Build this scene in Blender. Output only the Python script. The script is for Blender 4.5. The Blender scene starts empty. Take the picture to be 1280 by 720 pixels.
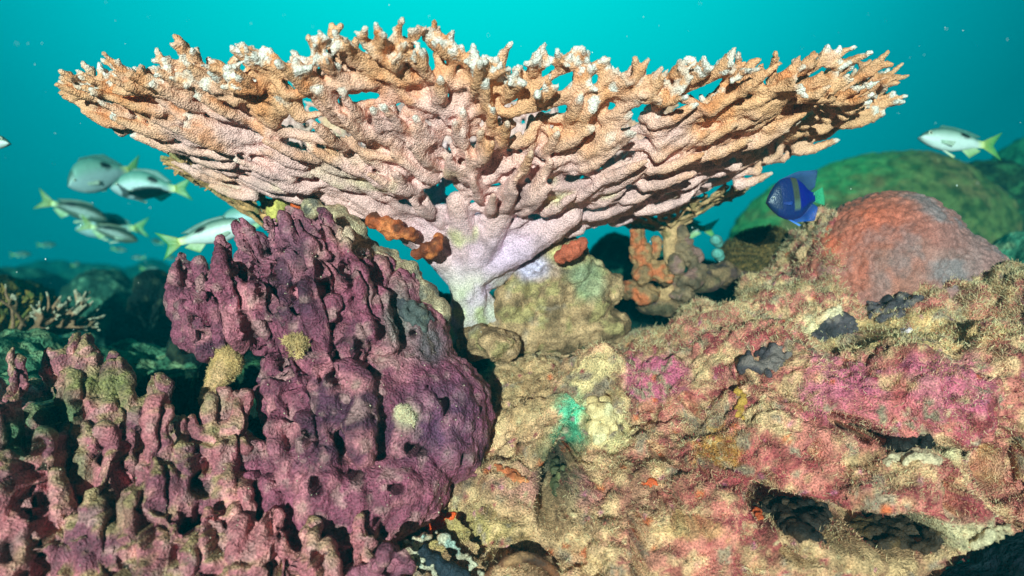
import bpy, math, random, time
import numpy as np
from mathutils import Vector, Matrix, Euler
from mathutils.bvhtree import BVHTree
from mathutils.kdtree import KDTree

T0 = time.time()
def log(*a): print('[%.1fs]' % (time.time() - T0), *a)
R = random.Random(7)
NR = np.random.default_rng(11)
SC = bpy.context.scene
COL = SC.collection

# ------------------------------------------------------------------ camera
CAMZ = 1.0
PITCH = math.radians(-1.3)
FPX = 24.0 / 36.0 * 1280.0
cam_d = bpy.data.cameras.new('camera')
cam_d.lens = 24; cam_d.sensor_width = 36
cam_d.clip_start = 0.02; cam_d.clip_end = 200
cam_d.dof.use_dof = True; cam_d.dof.focus_distance = 1.0; cam_d.dof.aperture_fstop = 2.4
cam = bpy.data.objects.new('camera', cam_d); COL.objects.link(cam)
cam.location = (0, 0, CAMZ); cam.rotation_euler = (math.radians(90) + PITCH, 0, 0)
SC.camera = cam
CP, SP = math.cos(PITCH), math.sin(PITCH)

def ray(px, py):
    u, v = (px - 640) / FPX, (360 - py) / FPX
    return Vector((u, CP - v * SP, SP + v * CP))
def P(px, py, Y):
    d = ray(px, py)
    return Vector((0, 0, CAMZ)) + d * (Y / d.y)

# ------------------------------------------------------------------ world: open water, brightest towards the surface
world = bpy.data.worlds.new('World'); SC.world = world; world.use_nodes = True
wt = world.node_tree; wt.nodes.clear()
def N(t, typ, **kw):
    n = t.nodes.new(typ)
    for k, v in kw.items(): setattr(n, k, v)
    return n
wo = N(wt, 'ShaderNodeOutputWorld'); bg = N(wt, 'ShaderNodeBackground')
tc = N(wt, 'ShaderNodeTexCoord')
dot = N(wt, 'ShaderNodeVectorMath', operation='DOT_PRODUCT')
gd = Vector((-0.07, 0.80, 0.60)).normalized()
dot.inputs[1].default_value = gd
rp = N(wt, 'ShaderNodeValToRGB')
els = rp.color_ramp.elements
els[0].position = 0.0; els[0].color = (0.0, 0.005, 0.008, 1)
els[1].position = 1.0; els[1].color = (0.0, 0.68, 0.65, 1)
for p_, c_ in ((0.35, (0.0, 0.009, 0.013, 1)), (0.60, (0.0, 0.035, 0.05, 1)), (0.72, (0.0, 0.125, 0.15, 1)),
               (0.80, (0.0, 0.235, 0.275, 1)), (0.87, (0.0, 0.38, 0.42, 1)), (0.93, (0.0, 0.51, 0.52, 1)), (0.97, (0.0, 0.61, 0.60, 1))):
    e = els.new(p_); e.color = c_
wt.links.new(tc.outputs['Generated'], dot.inputs[0])
wt.links.new(dot.outputs['Value'], rp.inputs[0])
wt.links.new(rp.outputs[0], bg.inputs[0]); bg.inputs[1].default_value = 1.0
wt.links.new(bg.outputs[0], wo.inputs[0])

# ------------------------------------------------------------------ sun (the frontal flash-like key of the photograph)
sun_d = bpy.data.lights.new('sun', 'SUN'); sun_d.energy = 5.0; sun_d.angle = math.radians(0.6)
sun_d.color = (1.0, 0.93, 0.86)
sun = bpy.data.objects.new('sun', sun_d); COL.objects.link(sun)
SUN_AZ, SUN_EL = math.radians(-8), math.radians(5.5)     # from behind the camera, a little left
sv = Vector((math.sin(SUN_AZ) * math.cos(SUN_EL), -math.cos(SUN_AZ) * math.cos(SUN_EL), math.sin(SUN_EL)))
sun.rotation_euler = sv.to_track_quat('Z', 'Y').to_euler()
sun.location = (-1, -2, 2)

SC.view_settings.view_transform = 'Standard'; SC.view_settings.look = 'None'
SC.view_settings.exposure = 0.45; SC.view_settings.gamma = 1
SC.cycles.use_denoising = True
SC.cycles.max_bounces = 5; SC.cycles.diffuse_bounces = 3; SC.cycles.volume_bounces = 0
SC.cycles.transparent_max_bounces = 4
SC.cycles.caustics_reflective = False; SC.cycles.caustics_refractive = False

# ------------------------------------------------------------------ numpy noise
def _h(ix, iy, iz, seed):
    h = (ix.astype(np.int64) * 73856093) ^ (iy.astype(np.int64) * 19349663) ^ (iz.astype(np.int64) * 83492791) ^ (seed * 2654435761)
    h &= 0xffffffff
    h ^= h >> 16; h = (h * 0x7feb352d) & 0xffffffff
    h ^= h >> 15; h = (h * 0x846ca68b) & 0xffffffff
    h ^= h >> 16
    return h / 4294967295.0
def vn(p, s, seed=0):
    q = p * s; i = np.floor(q); f = q - i; f = f * f * f * (f * (f * 6 - 15) + 10)
    x, y, z = i[:, 0], i[:, 1], i[:, 2]; r = 0
    for a in (0, 1):
        wx = f[:, 0] if a else 1 - f[:, 0]
        for b in (0, 1):
            wy = f[:, 1] if b else 1 - f[:, 1]
            for c in (0, 1):
                wz = f[:, 2] if c else 1 - f[:, 2]
                r = r + wx * wy * wz * _h(x + a, y + b, z + c, seed)
    return r * 2 - 1
def fbm(p, s, o=4, seed=0, g=0.5):
    r = 0; a = 1; t = 0
    for k in range(o):
        r = r + a * vn(p + 17.3 * k, s, seed + k); t += a; a *= g; s *= 2.03
    return r / t
def worley(p, s, seed=0):
    q = p * s; i = np.floor(q); d1 = np.full(len(p), 9.0); d2 = d1.copy(); cid = np.zeros(len(p))
    for a in (-1, 0, 1):
        for b in (-1, 0, 1):
            for c in (-1, 0, 1):
                x, y, z = i[:, 0] + a, i[:, 1] + b, i[:, 2] + c
                dx = x + _h(x, y, z, seed) - q[:, 0]; dy = y + _h(x, y, z, seed + 1) - q[:, 1]; dz = z + _h(x, y, z, seed + 2) - q[:, 2]
                d = np.sqrt(dx * dx + dy * dy + dz * dz)
                m = d < d1
                d2 = np.where(m, d1, np.minimum(d2, d)); cid = np.where(m, _h(x, y, z, seed + 5), cid); d1 = np.where(m, d, d1)
    return d1, d2, cid
def sst(a, b, x):
    t = np.clip((x - a) / (b - a), 0, 1); return t * t * (3 - 2 * t)
def mixc(c0, c1, t):
    c0 = np.asarray(c0, float); c1 = np.asarray(c1, float); t = np.asarray(t)[:, None]
    return c0 * (1 - t) + c1 * t
def rgb(r, g, b):          # sRGB 0-255 -> linear base colour
    return np.array([((v / 255) / 12.92 if v / 255 <= 0.04045 else (((v / 255) + 0.055) / 1.055) ** 2.4) for v in (r, g, b)])

# ------------------------------------------------------------------ mesh helpers
class Acc:
    """collects closed shapes to be fused or linked as one mesh"""
    def __init__(s): s.v = []; s.f = []; s.n = 0
    def add(s, v, f):
        v = np.asarray(v, float)
        s.v.append(v); s.f += [tuple(int(i) + s.n for i in t) for t in f]; s.n += len(v)
    def tube(s, pts, rad, sides=8, flat=1.0, up=None):
        pts = [Vector(p) for p in pts]; n = len(pts)
        if n < 2: return
        rings = []; d0 = (pts[1] - pts[0]).normalized()
        ref = Vector(up) if up is not None else (Vector((0, 0, 1)) if abs(d0.z) < .9 else Vector((1, 0, 0)))
        V = []
        r0, r1 = rad[0], rad[-1]
        P_ = [pts[0] - d0 * r0 * .8, pts[0] - d0 * r0 * .45] + pts
        R_ = [r0 * .3, r0 * .8] + list(rad)
        d1 = (pts[-1] - pts[-2]).normalized()
        P_ += [pts[-1] + d1 * r1 * .5, pts[-1] + d1 * r1 * .85]; R_ += [r1 * .8, r1 * .35]
        m = len(P_); F = []
        for i in range(m):
            a = P_[max(i - 1, 0)]; b = P_[min(i + 1, m - 1)]
            d = (b - a).normalized()
            x = ref - d * ref.dot(d)
            if x.length < 1e-4: x = Vector((1, 0, 0)) - d * d.x
            x.normalize(); y = d.cross(x); ref = x if up is None else ref
            for k in range(sides):
                t = 2 * math.pi * k / sides
                V.append(P_[i] + x * (math.cos(t) * R_[i]) + y * (math.sin(t) * R_[i] * flat))
        for i in range(m - 1):
            for k in range(sides):
                k2 = (k + 1) % sides
                F.append((i * sides + k, i * sides + k2, (i + 1) * sides + k2, (i + 1) * sides + k))
        F.append(tuple(range(sides))[::-1]); F.append(tuple((m - 1) * sides + k for k in range(sides)))
        s.add([tuple(v) for v in V], F)
    def ball(s, c, r, rot=None, lo=False):
        v, f = _ICO[1 if lo else 2]
        r = np.array(r if hasattr(r, '__len__') else (r, r, r), float)
        q = v * r
        if rot is not None: q = q @ np.array(Euler(rot).to_matrix()).T
        s.add(q + np.array(c), f)
def _ico(n):
    import bmesh
    b = bmesh.new(); bmesh.ops.create_icosphere(b, subdivisions=n, radius=1)
    v = np.array([x.co[:] for x in b.verts]); f = [tuple(x.index for x in q.verts) for q in b.faces]; b.free(); return v, f
_ICO = {1: _ico(2), 2: _ico(3)}

def set_mesh(me, V, F, col=None, smooth=True, normals=None):
    V = np.asarray(V, np.float32)
    if isinstance(F, np.ndarray):
        k = F.shape[1]
        me.vertices.add(len(V)); me.vertices.foreach_set('co', V.ravel())
        me.loops.add(F.size); me.loops.foreach_set('vertex_index', F.ravel().astype(np.int32))
        me.polygons.add(len(F)); me.polygons.foreach_set('loop_start', np.arange(0, F.size, k, dtype=np.int32))
        me.update(calc_edges=True)
    else:
        me.from_pydata([tuple(v) for v in V], [], F); me.update()
    if col is not None:
        c = np.ones((len(V), 4), np.float32); c[:, :3] = col
        a = me.color_attributes.new('tint', 'FLOAT_COLOR', 'POINT'); a.data.foreach_set('color', c.ravel())
    me.polygons.foreach_set('use_smooth', np.full(len(me.polygons), smooth))
    if normals is not None: me.normals_split_custom_set_from_vertices(np.asarray(normals, np.float32).tolist())
    me.validate(verbose=False)
    return me
def link(name, me, mt=None, parent=None):
    o = bpy.data.objects.new(name, me); COL.objects.link(o)
    if mt and me and not me.materials: me.materials.append(mt)
    if parent: o.parent = parent
    return o
def tag(o, label=None, cat=None, group=None, kind=None):
    if label: o['label'] = label
    if cat: o['category'] = cat
    if group: o['group'] = group
    if kind: o['kind'] = kind
    return o
def empty(name, loc, label, cat, group=None, rot=(0, 0, 0)):
    o = bpy.data.objects.new(name, None); COL.objects.link(o); o.location = loc; o.rotation_euler = rot
    o.empty_display_size = .02
    return tag(o, label, cat, group)
def vnormals(V, F):
    a, b, c = V[F[:, 0]], V[F[:, 1]], V[F[:, 2]]
    if F.shape[1] == 4: n = np.cross(V[F[:, 2]] - a, V[F[:, 3]] - b)
    else: n = np.cross(b - a, c - a)
    o = np.zeros_like(V)
    for k in range(F.shape[1]):
        for j in range(3): o[:, j] += np.bincount(F[:, k], weights=n[:, j], minlength=len(V))
    l = np.linalg.norm(o, axis=1, keepdims=True); return o / np.maximum(l, 1e-12)
def fuse(acc, voxel, smooth=4, sfac=.5):
    """melt overlapping closed shapes into one skin; returns vertices and quads"""
    V = np.concatenate(acc.v)
    me = bpy.data.meshes.new('tmp'); me.from_pydata(V.tolist(), [], acc.f); me.update()
    o = bpy.data.objects.new('tmp', me); COL.objects.link(o)
    m = o.modifiers.new('r', 'REMESH'); m.mode = 'VOXEL'; m.voxel_size = voxel
    if smooth:
        s = o.modifiers.new('s', 'SMOOTH'); s.iterations = smooth; s.factor = sfac
    dg = bpy.context.evaluated_depsgraph_get(); e = o.evaluated_get(dg); q = e.to_mesh()
    W = np.empty(len(q.vertices) * 3, np.float32); q.vertices.foreach_get('co', W); W = W.reshape(-1, 3).astype(float)
    lt = np.empty(len(q.polygons), np.int32); q.polygons.foreach_get('loop_total', lt)
    L = np.empty(len(q.loops), np.int32); q.loops.foreach_get('vertex_index', L)
    if (lt == 4).all(): F = L.reshape(-1, 4)
    else:
        st = np.cumsum(lt) - lt; F = np.array([[L[s0], L[s0 + 1], L[s0 + 2], L[s0 + min(3, t - 1)]] for s0, t in zip(st, lt) if t == 4])
    e.to_mesh_clear(); bpy.data.objects.remove(o); bpy.data.meshes.remove(me)
    return W, F
def biggest(V, F):
    """keep the largest connected piece"""
    lab = np.arange(len(V))
    while True:
        m = lab[F].min(1); n = lab.copy()
        for k in range(F.shape[1]): np.minimum.at(n, F[:, k], m)
        n = n[n]
        if (n == lab).all(): break
        lab = n
    best = np.bincount(lab).argmax(); f = F[lab[F[:, 0]] == best]; u, inv = np.unique(f, return_inverse=True)
    return V[u], inv.reshape(f.shape)
def pix(V):
    """photo coordinates of points, used only to place colour patches while building"""
    x = V[:, 0]; y = V[:, 1]; z = V[:, 2] - CAMZ
    d = y * CP + z * SP; v = -y * SP + z * CP
    d = np.maximum(d, .05)
    return 640 + FPX * x / d, 360 - FPX * v / d
def rich(c, k):
    l = c.mean(1, keepdims=True); return np.clip(l + (c - l) * k, .002, .95)
def gauss(px, py, cx, cy, sx, sy): return np.exp(-((px - cx) / sx) ** 2 - ((py - cy) / sy) ** 2)

# ------------------------------------------------------------------ materials
def organic(name, rough=.75, spec=.25, var=.35, vscale=60, fine=260, bump=.4, bdist=.004, vor=0, vordist=.002, sss=0, base=None, fvar=.35, coat=0, alpha=1, cups=0):
    """tint attribute (colour zones, some with painted shade) broken up by procedural noise, with noise and cell relief"""
    m = bpy.data.materials.new(name); m.use_nodes = True; t = m.node_tree; t.nodes.clear()
    o = N(t, 'ShaderNodeOutputMaterial'); b = N(t, 'ShaderNodeBsdfPrincipled'); L = t.links.new
    L(b.outputs[0], o.inputs[0])
    g = N(t, 'ShaderNodeTexCoord'); 
    if base is None:
        a = N(t, 'ShaderNodeAttribute', attribute_name='tint'); src = a.outputs['Color']
    else:
        a = N(t, 'ShaderNodeRGB'); a.outputs[0].default_value = (*base, 1); src = a.outputs[0]
    n1 = N(t, 'ShaderNodeTexNoise'); n1.inputs['Scale'].default_value = vscale; n1.inputs['Detail'].default_value = 5
    n2 = N(t, 'ShaderNodeTexNoise'); n2.inputs['Scale'].default_value = fine; n2.inputs['Detail'].default_value = 3
    for n in (n1, n2): L(g.outputs['Object'], n.inputs['Vector'])
    m1 = N(t, 'ShaderNodeMapRange'); m1.inputs['From Min'].default_value = .3; m1.inputs['From Max'].default_value = .7
    m1.inputs['To Min'].default_value = 1 - var; m1.inputs['To Max'].default_value = 1 + var
    m2 = N(t, 'ShaderNodeMapRange'); m2.inputs['From Min'].default_value = .3; m2.inputs['From Max'].default_value = .7
    m2.inputs['To Min'].default_value = 1 - fvar; m2.inputs['To Max'].default_value = 1 + fvar
    L(n1.outputs['Fac'], m1.inputs['Value']); L(n2.outputs['Fac'], m2.inputs['Value'])
    mu = N(t, 'ShaderNodeMath', operation='MULTIPLY'); L(m1.outputs[0], mu.inputs[0]); L(m2.outputs[0], mu.inputs[1])
    sc = N(t, 'ShaderNodeVectorMath', operation='SCALE'); L(src, sc.inputs[0]); L(mu.outputs[0], sc.inputs['Scale'])
    L(sc.outputs[0], b.inputs['Base Color'])
    b.inputs['Roughness'].default_value = rough; b.inputs['Specular IOR Level'].default_value = spec
    if sss:
        b.inputs['Subsurface Weight'].default_value = sss; b.inputs['Subsurface Scale'].default_value = .01
    if alpha < 1: b.inputs['Alpha'].default_value = alpha
    if coat: b.inputs['Coat Weight'].default_value = coat
    ad = N(t, 'ShaderNodeMath', operation='ADD'); L(n1.outputs['Fac'], ad.inputs[0]); L(n2.outputs['Fac'], ad.inputs[1])
    bp = N(t, 'ShaderNodeBump'); bp.inputs['Strength'].default_value = bump; bp.inputs['Distance'].default_value = bdist
    L(ad.outputs[0], bp.inputs['Height'])
    if vor:
        v = N(t, 'ShaderNodeTexVoronoi'); v.inputs['Scale'].default_value = vor; L(g.outputs['Object'], v.inputs['Vector'])
        if cups:                                            # paler cup on every cell
            cm = N(t, 'ShaderNodeMapRange'); cm.inputs['From Min'].default_value = .15; cm.inputs['From Max'].default_value = .75
            cm.inputs['To Min'].default_value = 1 + cups; cm.inputs['To Max'].default_value = 1 - cups; L(v.outputs['Distance'], cm.inputs['Value'])
            m3 = N(t, 'ShaderNodeMath', operation='MULTIPLY'); L(mu.outputs[0], m3.inputs[0]); L(cm.outputs[0], m3.inputs[1]); L(m3.outputs[0], sc.inputs['Scale'])
        iv = N(t, 'ShaderNodeMath', operation='SUBTRACT'); iv.inputs[0].default_value = 1; L(v.outputs['Distance'], iv.inputs[1])
        b2 = N(t, 'ShaderNodeBump'); b2.inputs['Strength'].default_value = .8; b2.inputs['Distance'].default_value = vordist
        L(iv.outputs[0], b2.inputs['Height']); L(bp.outputs[0], b2.inputs['Normal']); L(b2.outputs[0], b.inputs['Normal'])
    else: L(bp.outputs[0], b.inputs['Normal'])
    return m
M = {
 'table': organic('table_coral_skin', .7, .3, .14, 40, 420, .2, .0012, vor=430, vordist=.0022, fvar=.2, cups=.3),
 'table_far': organic('small_table_coral_skin', .8, .2, .3, 40, 300, .7, .006),
 'purple': organic('purple_coral_skin', .62, .4, .38, 55, 330, .7, .005, vor=260, vordist=.0016, fvar=.5, cups=.15),
 'rock': organic('reef_rock_skin', .9, .15, .4, 60, 380, .9, .006, fvar=.5),
 'turf': organic('turf_filament', .8, .2, .25, 25, 90, .1, .001, fvar=.2),
 'dome': organic('orange_coral_skin', .7, .3, .25, 70, 420, .5, .002, fvar=.4),
 'sponge': organic('sponge_skin', .65, .35, .3, 90, 420, .8, .003, fvar=.35),
 'far': organic('far_reef_skin', .9, .1, .45, 22, 110, 1, .015, fvar=.5),
 'leather': organic('leather_coral_skin', .85, .15, .4, 30, 240, .8, .006, fvar=.5),
 'sand': organic('seabed_skin', .95, .05, .4, 6, 60, .8, .02, fvar=.4),
 'fish': organic('fish_scales', .35, .55, .06, 60, 500, .12, .001, vor=420, vordist=.0005, fvar=.1),
 'fin': organic('fish_fin', .45, .4, .15, 60, 500, .2, .001, fvar=.2, alpha=.62),
 'eye': organic('fish_eye', .1, .8, .05, 60, 500, .0, .001, base=(.01, .01, .012)),
 'grain': organic('sand_grain', .7, .3, .4, 60, 500, .0, .001, base=(.5, .42, .3)),
 'speck': organic('marine_snow_grain', .6, .4, .1, 60, 500, .0, .001, base=(.75, .78, .75)),
}

# ------------------------------------------------------------------ water as a closed volume
def make_haze():
    x0, x1, y0, y1, z0, z1 = -9, 9, -0.6, 13, -1.6, 2.9
    v = [(x, y, z) for x in (x0, x1) for y in (y0, y1) for z in (z0, z1)]
    f = [(0, 1, 3, 2), (4, 6, 7, 5), (0, 4, 5, 1), (2, 3, 7, 6), (0, 2, 6, 4), (1, 5, 7, 3)]
    me = bpy.data.meshes.new('haze'); me.from_pydata(v, [], f)
    m = bpy.data.materials.new('sea_water'); m.use_nodes = True; t = m.node_tree; t.nodes.clear()
    o = N(t, 'ShaderNodeOutputMaterial'); p = N(t, 'ShaderNodeVolumePrincipled')
    p.inputs['Color'].default_value = (0.0, 0.13, 0.165, 1); p.inputs['Density'].default_value = 0.17
    p.inputs['Absorption Color'].default_value = (0.0, 0.78, 0.82, 1)
    t.links.new(p.outputs[0], o.inputs['Volume'])
    tag(link('haze', me, m), 'clear blue-green sea water around the reef', kind='stuff')
make_haze()

# ------------------------------------------------------------------ seabed
def seabed():
    nx, ny = 260, 240
    xs = np.linspace(-1, 1, nx); ys = np.linspace(0, 1, ny) ** 1.7
    X, Y = np.meshgrid(xs, ys); Yw = -0.5 + 13.4 * Y; Xw = X * (2.2 + 0.6 * Yw.clip(0, 99)) * 1.0
    Xw = np.clip(Xw, -8.9, 8.9)
    p = np.stack([Xw.ravel(), Yw.ravel(), np.zeros(nx * ny)], 1)
    h = .32 + .10 * fbm(p, .9, 3, 5) + .07 * np.abs(fbm(p, 3.2, 4, 9)) + .05 * fbm(p, 9, 3, 12)
    h += .22 * sst(2.0, 6, p[:, 1]) + .12 * sst(3, 8, p[:, 1]) * fbm(p, .6, 2, 31)
    p[:, 2] = h
    i = np.arange(nx * ny).reshape(ny, nx)
    F = np.stack([i[:-1, :-1].ravel(), i[:-1, 1:].ravel(), i[1:, 1:].ravel(), i[1:, :-1].ravel()], 1)
    c = mixc(rgb(44, 96, 78), rgb(128, 150, 112), sst(-.3, .5, fbm(p, 2.5, 4, 3)))
    c = mixc(c, rgb(28, 60, 44), sst(.1, .5, fbm(p, 5, 3, 8)))
    me = set_mesh(bpy.data.meshes.new('seabed'), p, F, c)
    tag(link('seabed', me, M['sand']), kind='structure', label='rubble and algae covered seabed behind the reef')
seabed()

# ------------------------------------------------------------------ the big table coral
def table_coral():
    CX, CY = -0.065, 1.21
    aL, aR, aF, aB = .652, .665, .335, .20
    prof_r = [0, .10, .2, .4, .57, .7, .8, .9, 1.0]
    prof_z = [-.06, .024, .064, .112, .146, .174, .202, .228, .246]
    def pos(t, rho, dz=0):
        c, s = math.cos(t), math.sin(t)
        ax = aR if c > 0 else aL; ay = aB if s > 0 else aF
        k = 1 + .035 * math.sin(3.1 * t + 1) + .03 * math.sin(7.3 * t + .4)
        e = (abs(c) ** 2.3 + abs(s) ** 2.3) ** (-1 / 2.3)          # a little squarer than an ellipse
        z = float(np.interp(rho, prof_r, prof_z))
        x = CX + ax * c * e * rho * k
        z += rho ** 3 * abs(c * e) ** 3 * (.054 if c < 0 else .064) + .06 * max(s, 0) * rho
        z += rho ** 2 * (.036 * math.exp(-((x + .13) / .17) ** 2) - .004 * math.exp(-((x + .62) / .2) ** 2) + .006 * math.sin(5 * t + .8) - .010 * math.exp(-((x - .12) / .12) ** 2))
        return Vector((x, CY + ay * s * e * rho * k, CAMZ + z + dz))
    # arc-length table
    K = 720; A = [pos(2 * math.pi * k / K, 1.0) for k in range(K + 1)]
    arc = np.concatenate([[0], np.cumsum([(A[k + 1] - A[k]).length for k in range(K)])]); tot = arc[-1]
    tof = lambda u: float(np.interp((u % 1.0) * tot, arc, np.arange(K + 1) * 2 * math.pi / K))
    acc = Acc(); samples = []; ids = []; tipd = []
    def seg(pts, rad, bid, tip=None, sides=8):
        acc.tube(pts, rad, sides)
        L = sum((pts[i + 1] - pts[i]).length for i in range(len(pts) - 1)); s = 0
        for i in range(len(pts) - 1):
            l = (pts[i + 1] - pts[i]).length; n = max(1, int(l / .004))
            for k in range(n + 1):
                samples.append(pts[i].lerp(pts[i + 1], k / n)); ids.append(bid)
                tipd.append((L - s - l * k / n) if tip else 9)
            s += l
    NRIM = 168; NRING = 26
    rings = []
    for i in range(NRING):
        f = i / (NRING - 1); rho = .10 + .86 * f
        n = max(11, int(NRIM * rho ** .95)); u0 = R.random()
        ring = []
        for k in range(n):
            u = (k + R.uniform(-.28, .28)) / n + u0 / n
            jr = R.uniform(-.35, .35) * .86 / NRING * (1 if i else 0)
            dz = R.gauss(0, .0065) * (0.5 + f) + ((.008 if k % 2 else -.006) + R.choice((-.012, 0, .014)) * abs(math.cos(tof(u)))) * f
            hp = pos(tof(u), rho)
            if .22 < rho < .93 and float(vn(np.array([hp[:]]) * np.array([[1, 1.5, 1]]), 19, 3)[0]) > (.36 if rho > .4 else .5) and len(ring): continue
            ring.append((u % 1.0, pos(tof(u), rho + jr, dz), rho))
        rings.append(ring)
    rad = lambda rho: .0142 - .0080 * rho - .0044 * math.sin(math.pi * min(1, rho * 1.25))
    kids = {}
    near = lambda u, ring: sorted(range(len(ring)), key=lambda j: min(abs(ring[j][0] - u), 1 - abs(ring[j][0] - u)))
    top = Vector((CX, CY, CAMZ - .01))
    for nd in rings[0]: seg([top, (top + nd[1]) / 2 + Vector((0, 0, -.012)), nd[1]], [.03, .024, .018], 0)
    for i in range(1, NRING):
        for k, nd in enumerate(rings[i]):
            side_x = nd[1].x + .10; lean = (-1 if side_x > 0 else 1) * min(1, abs(side_x) / .06) * sst(.15, -.12, nd[1].y - CY) * sst(.75, .25, abs(side_x))
            o = near(nd[0] + 1.15 * lean * R.uniform(.4, 1.3) / len(rings[i - 1]), rings[i - 1]); par = rings[i - 1][o[0]]; kids.setdefault((i - 1, o[0]), []).append(k)
            r = rad(nd[2]) * R.uniform(.85, 1.2)
            mid = (par[1] + nd[1]) / 2 + Vector((R.gauss(0, .002), R.gauss(0, .002), R.gauss(0, .003)))
            seg([par[1], mid, nd[1]], [r * 1.05, r * .95, r], -1 if nd[2] < .90 else 0)
            if R.random() < (.6 if nd[2] < .3 else .16 if nd[2] < .6 else .08):
                q = rings[i - 1][o[1]]; seg([q[1], nd[1]], [r * .8, r * .8], -1)
    nid = 1
    # upper ledges: free-ended branches lying a little under the plate, like shingles
    for i in range(7, NRING - 2):
        for k, nd in enumerate(rings[i]):
            if nd[1].y > CY + .05 or R.random() > .26: continue
            d = (nd[1] - Vector((CX, CY, nd[1].z))); d.z = 0; d.normalize()
            d = (d + Vector((R.gauss(0, .25), R.gauss(0, .2), 0))).normalized()
            L = R.uniform(.05, .085); b = nd[1] + Vector((0, 0, -.008))
            pts = [b, b + d * L * .4 + Vector((0, 0, .004)), b + d * L * .75 + Vector((0, 0, .014)), b + d * L + Vector((0, 0, .02))]
            seg(pts, [.009, .0092, .0075, .0045], -1, True)
    # rim: every rim node carries a fork of pale-tipped branch ends
    for k, nd in enumerate(rings[-1]):
        d0 = nd[1] - Vector((CX, CY, nd[1].z)); d0.z = 0; d0.normalize()
        side = Vector((-d0.y, d0.x, 0)); front = nd[1].y < CY + .12
        bid = nid if front else 0; nid += front
        for j in range(R.choice((2, 3, 3, 4))):
            a = R.uniform(-.7, .7); up = R.uniform(-.15, .55)
            d = (d0 * math.cos(a) + side * math.sin(a) + Vector((0, 0, up))).normalized()
            L = R.uniform(.024, .055); b = nd[1]
            m1 = b + d * L * .5 + Vector((0, 0, R.uniform(-.002, .004))); e = b + d * L + Vector((0, 0, R.uniform(0, .008)))
            seg([b, m1, e], [.0070, .0058, .0036], bid, True)
            for q in range(R.choice((0, 1, 1, 2))):
                dd = (d + Vector((R.gauss(0, .7), R.gauss(0, .7), R.gauss(.2, .6)))).normalized()
                s0 = b.lerp(e, R.uniform(.3, .8)); seg([s0, s0 + dd * R.uniform(.012, .02)], [.0062, .0040], bid, True)
    # upright branchlets on the upper face, seen over the rim
    for i in range(12, NRING):
        for k, nd in enumerate(rings[i]):
            if R.random() > (.6 if i > NRING - 6 else .34): continue
            front = nd[1].y < CY + .1 and i > NRING - 8 and nid < 285
            bid = nid if front else 0; nid += front
            d0 = nd[1] - Vector((CX, CY, nd[1].z)); d0.z = 0; d0.normalize()
            d = (d0 * R.uniform(.0, .8) + Vector((R.gauss(0, .35), R.gauss(0, .2), 1))).normalized(); L = R.uniform(.018, .038)
            b = nd[1]; e = b + d * L
            seg([b, b.lerp(e, .5), e], [.0072, .0062, .0040], bid, True)
            for q in range(R.choice((0, 1, 2, 2))):
                dd = (d + Vector((R.gauss(0, .8), R.gauss(0, .8), .1))).normalized()
                s0 = b.lerp(e, R.uniform(.3, .85)); seg([s0, s0 + dd * R.uniform(.014, .026)], [.0066, .0042], bid, True)
    # stalk
    seg([P(590, 412, 1.24), P(586, 392, 1.21), P(586, 365, 1.19)], [.045, .034, .032], -2, sides=12)
    seg([P(640, 415, 1.25), P(612, 392, 1.22), P(592, 365, 1.2)], [.03, .022, .022], -2)
    seg([P(560, 402, 1.27), P(574, 384, 1.22), P(584, 360, 1.2)], [.02, .014, .018], -2)
    sp = [P(584, 386, 1.19), P(585, 362, 1.19), P(588, 335, 1.2), P(590, 305, 1.21), Vector((CX, CY, CAMZ + .03))]
    seg(sp, [.016, .032, .046, .058, .05], -2, sides=14)
    seg([P(590, 352, 1.18), P(622, 330, 1.17), P(665, 303, 1.16), P(715, 268, 1.12)], [.02, .02, .024, .02], -2)
    seg([P(584, 345, 1.19), P(545, 310, 1.17), P(500, 280, 1.13), P(455, 250, 1.09)], [.03, .028, .022, .018], -2)
    seg([P(586, 330, 1.18), P(580, 290, 1.14), P(570, 250, 1.08)], [.03, .026, .016], -2)
    seg([P(596, 330, 1.18), P(615, 285, 1.13), P(640, 240, 1.07)], [.03, .025, .016], -2)
    log('table segs', len(acc.v))
    V, F = fuse(acc, .0031, 3, .45); log('table fused', len(V))
    kd = KDTree(len(samples))
    for i, s in enumerate(samples): kd.insert(s, i)
    kd.balance()
    idx = np.array([kd.find(v)[1] for v in V.tolist()])
    bid = np.array(ids)[idx]; td = np.array(tipd)[idx]
    nrm = vnormals(V, F)
    # knobbly skin
    lump = fbm(V, 38, 3, 4) * (1 + 1.6 * sst(.05, -.03, V[:, 2] - CAMZ))
    wk = worley(V, 150, 91)[0]; V = V + nrm * (lump * .0022 + .0010 * vn(V, 190, 8) + (.5 - wk) * .0026 * sst(.35, .7, np.hypot((V[:, 0] - CX) / .72, (V[:, 1] - CY) / .385)))[:, None]
    nrm = vnormals(V, F)
    r = np.hypot((V[:, 0] - CX) / .72, (V[:, 1] - CY) / .385)
    n1 = fbm(V, 9, 4, 21); n2 = fbm(V, 30, 3, 25); n3 = fbm(V, 5, 3, 27)
    lilac, pink, tan, org = rgb(224, 186, 212), rgb(244, 190, 184), rgb(238, 174, 130), rgb(218, 124, 66)
    c = mixc(lilac, pink, sst(.05, .38, r + .15 * n1))
    c = mixc(c, tan, sst(.52, .92, r + .28 * n1 + .1 * n2))
    c = mixc(c, org, sst(.0, .6, n2) * sst(.5, .95, r) * .75)
    c = mixc(c, org, sst(.0, .8, nrm[:, 2]) * sst(.7, .9, r) * .55)         # living upper faces are browner
    c = mixc(c, rgb(222, 214, 150), sst(.22, .5, fbm(V, 14, 3, 44)) * .75 * sst(.75, .3, r))
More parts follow.
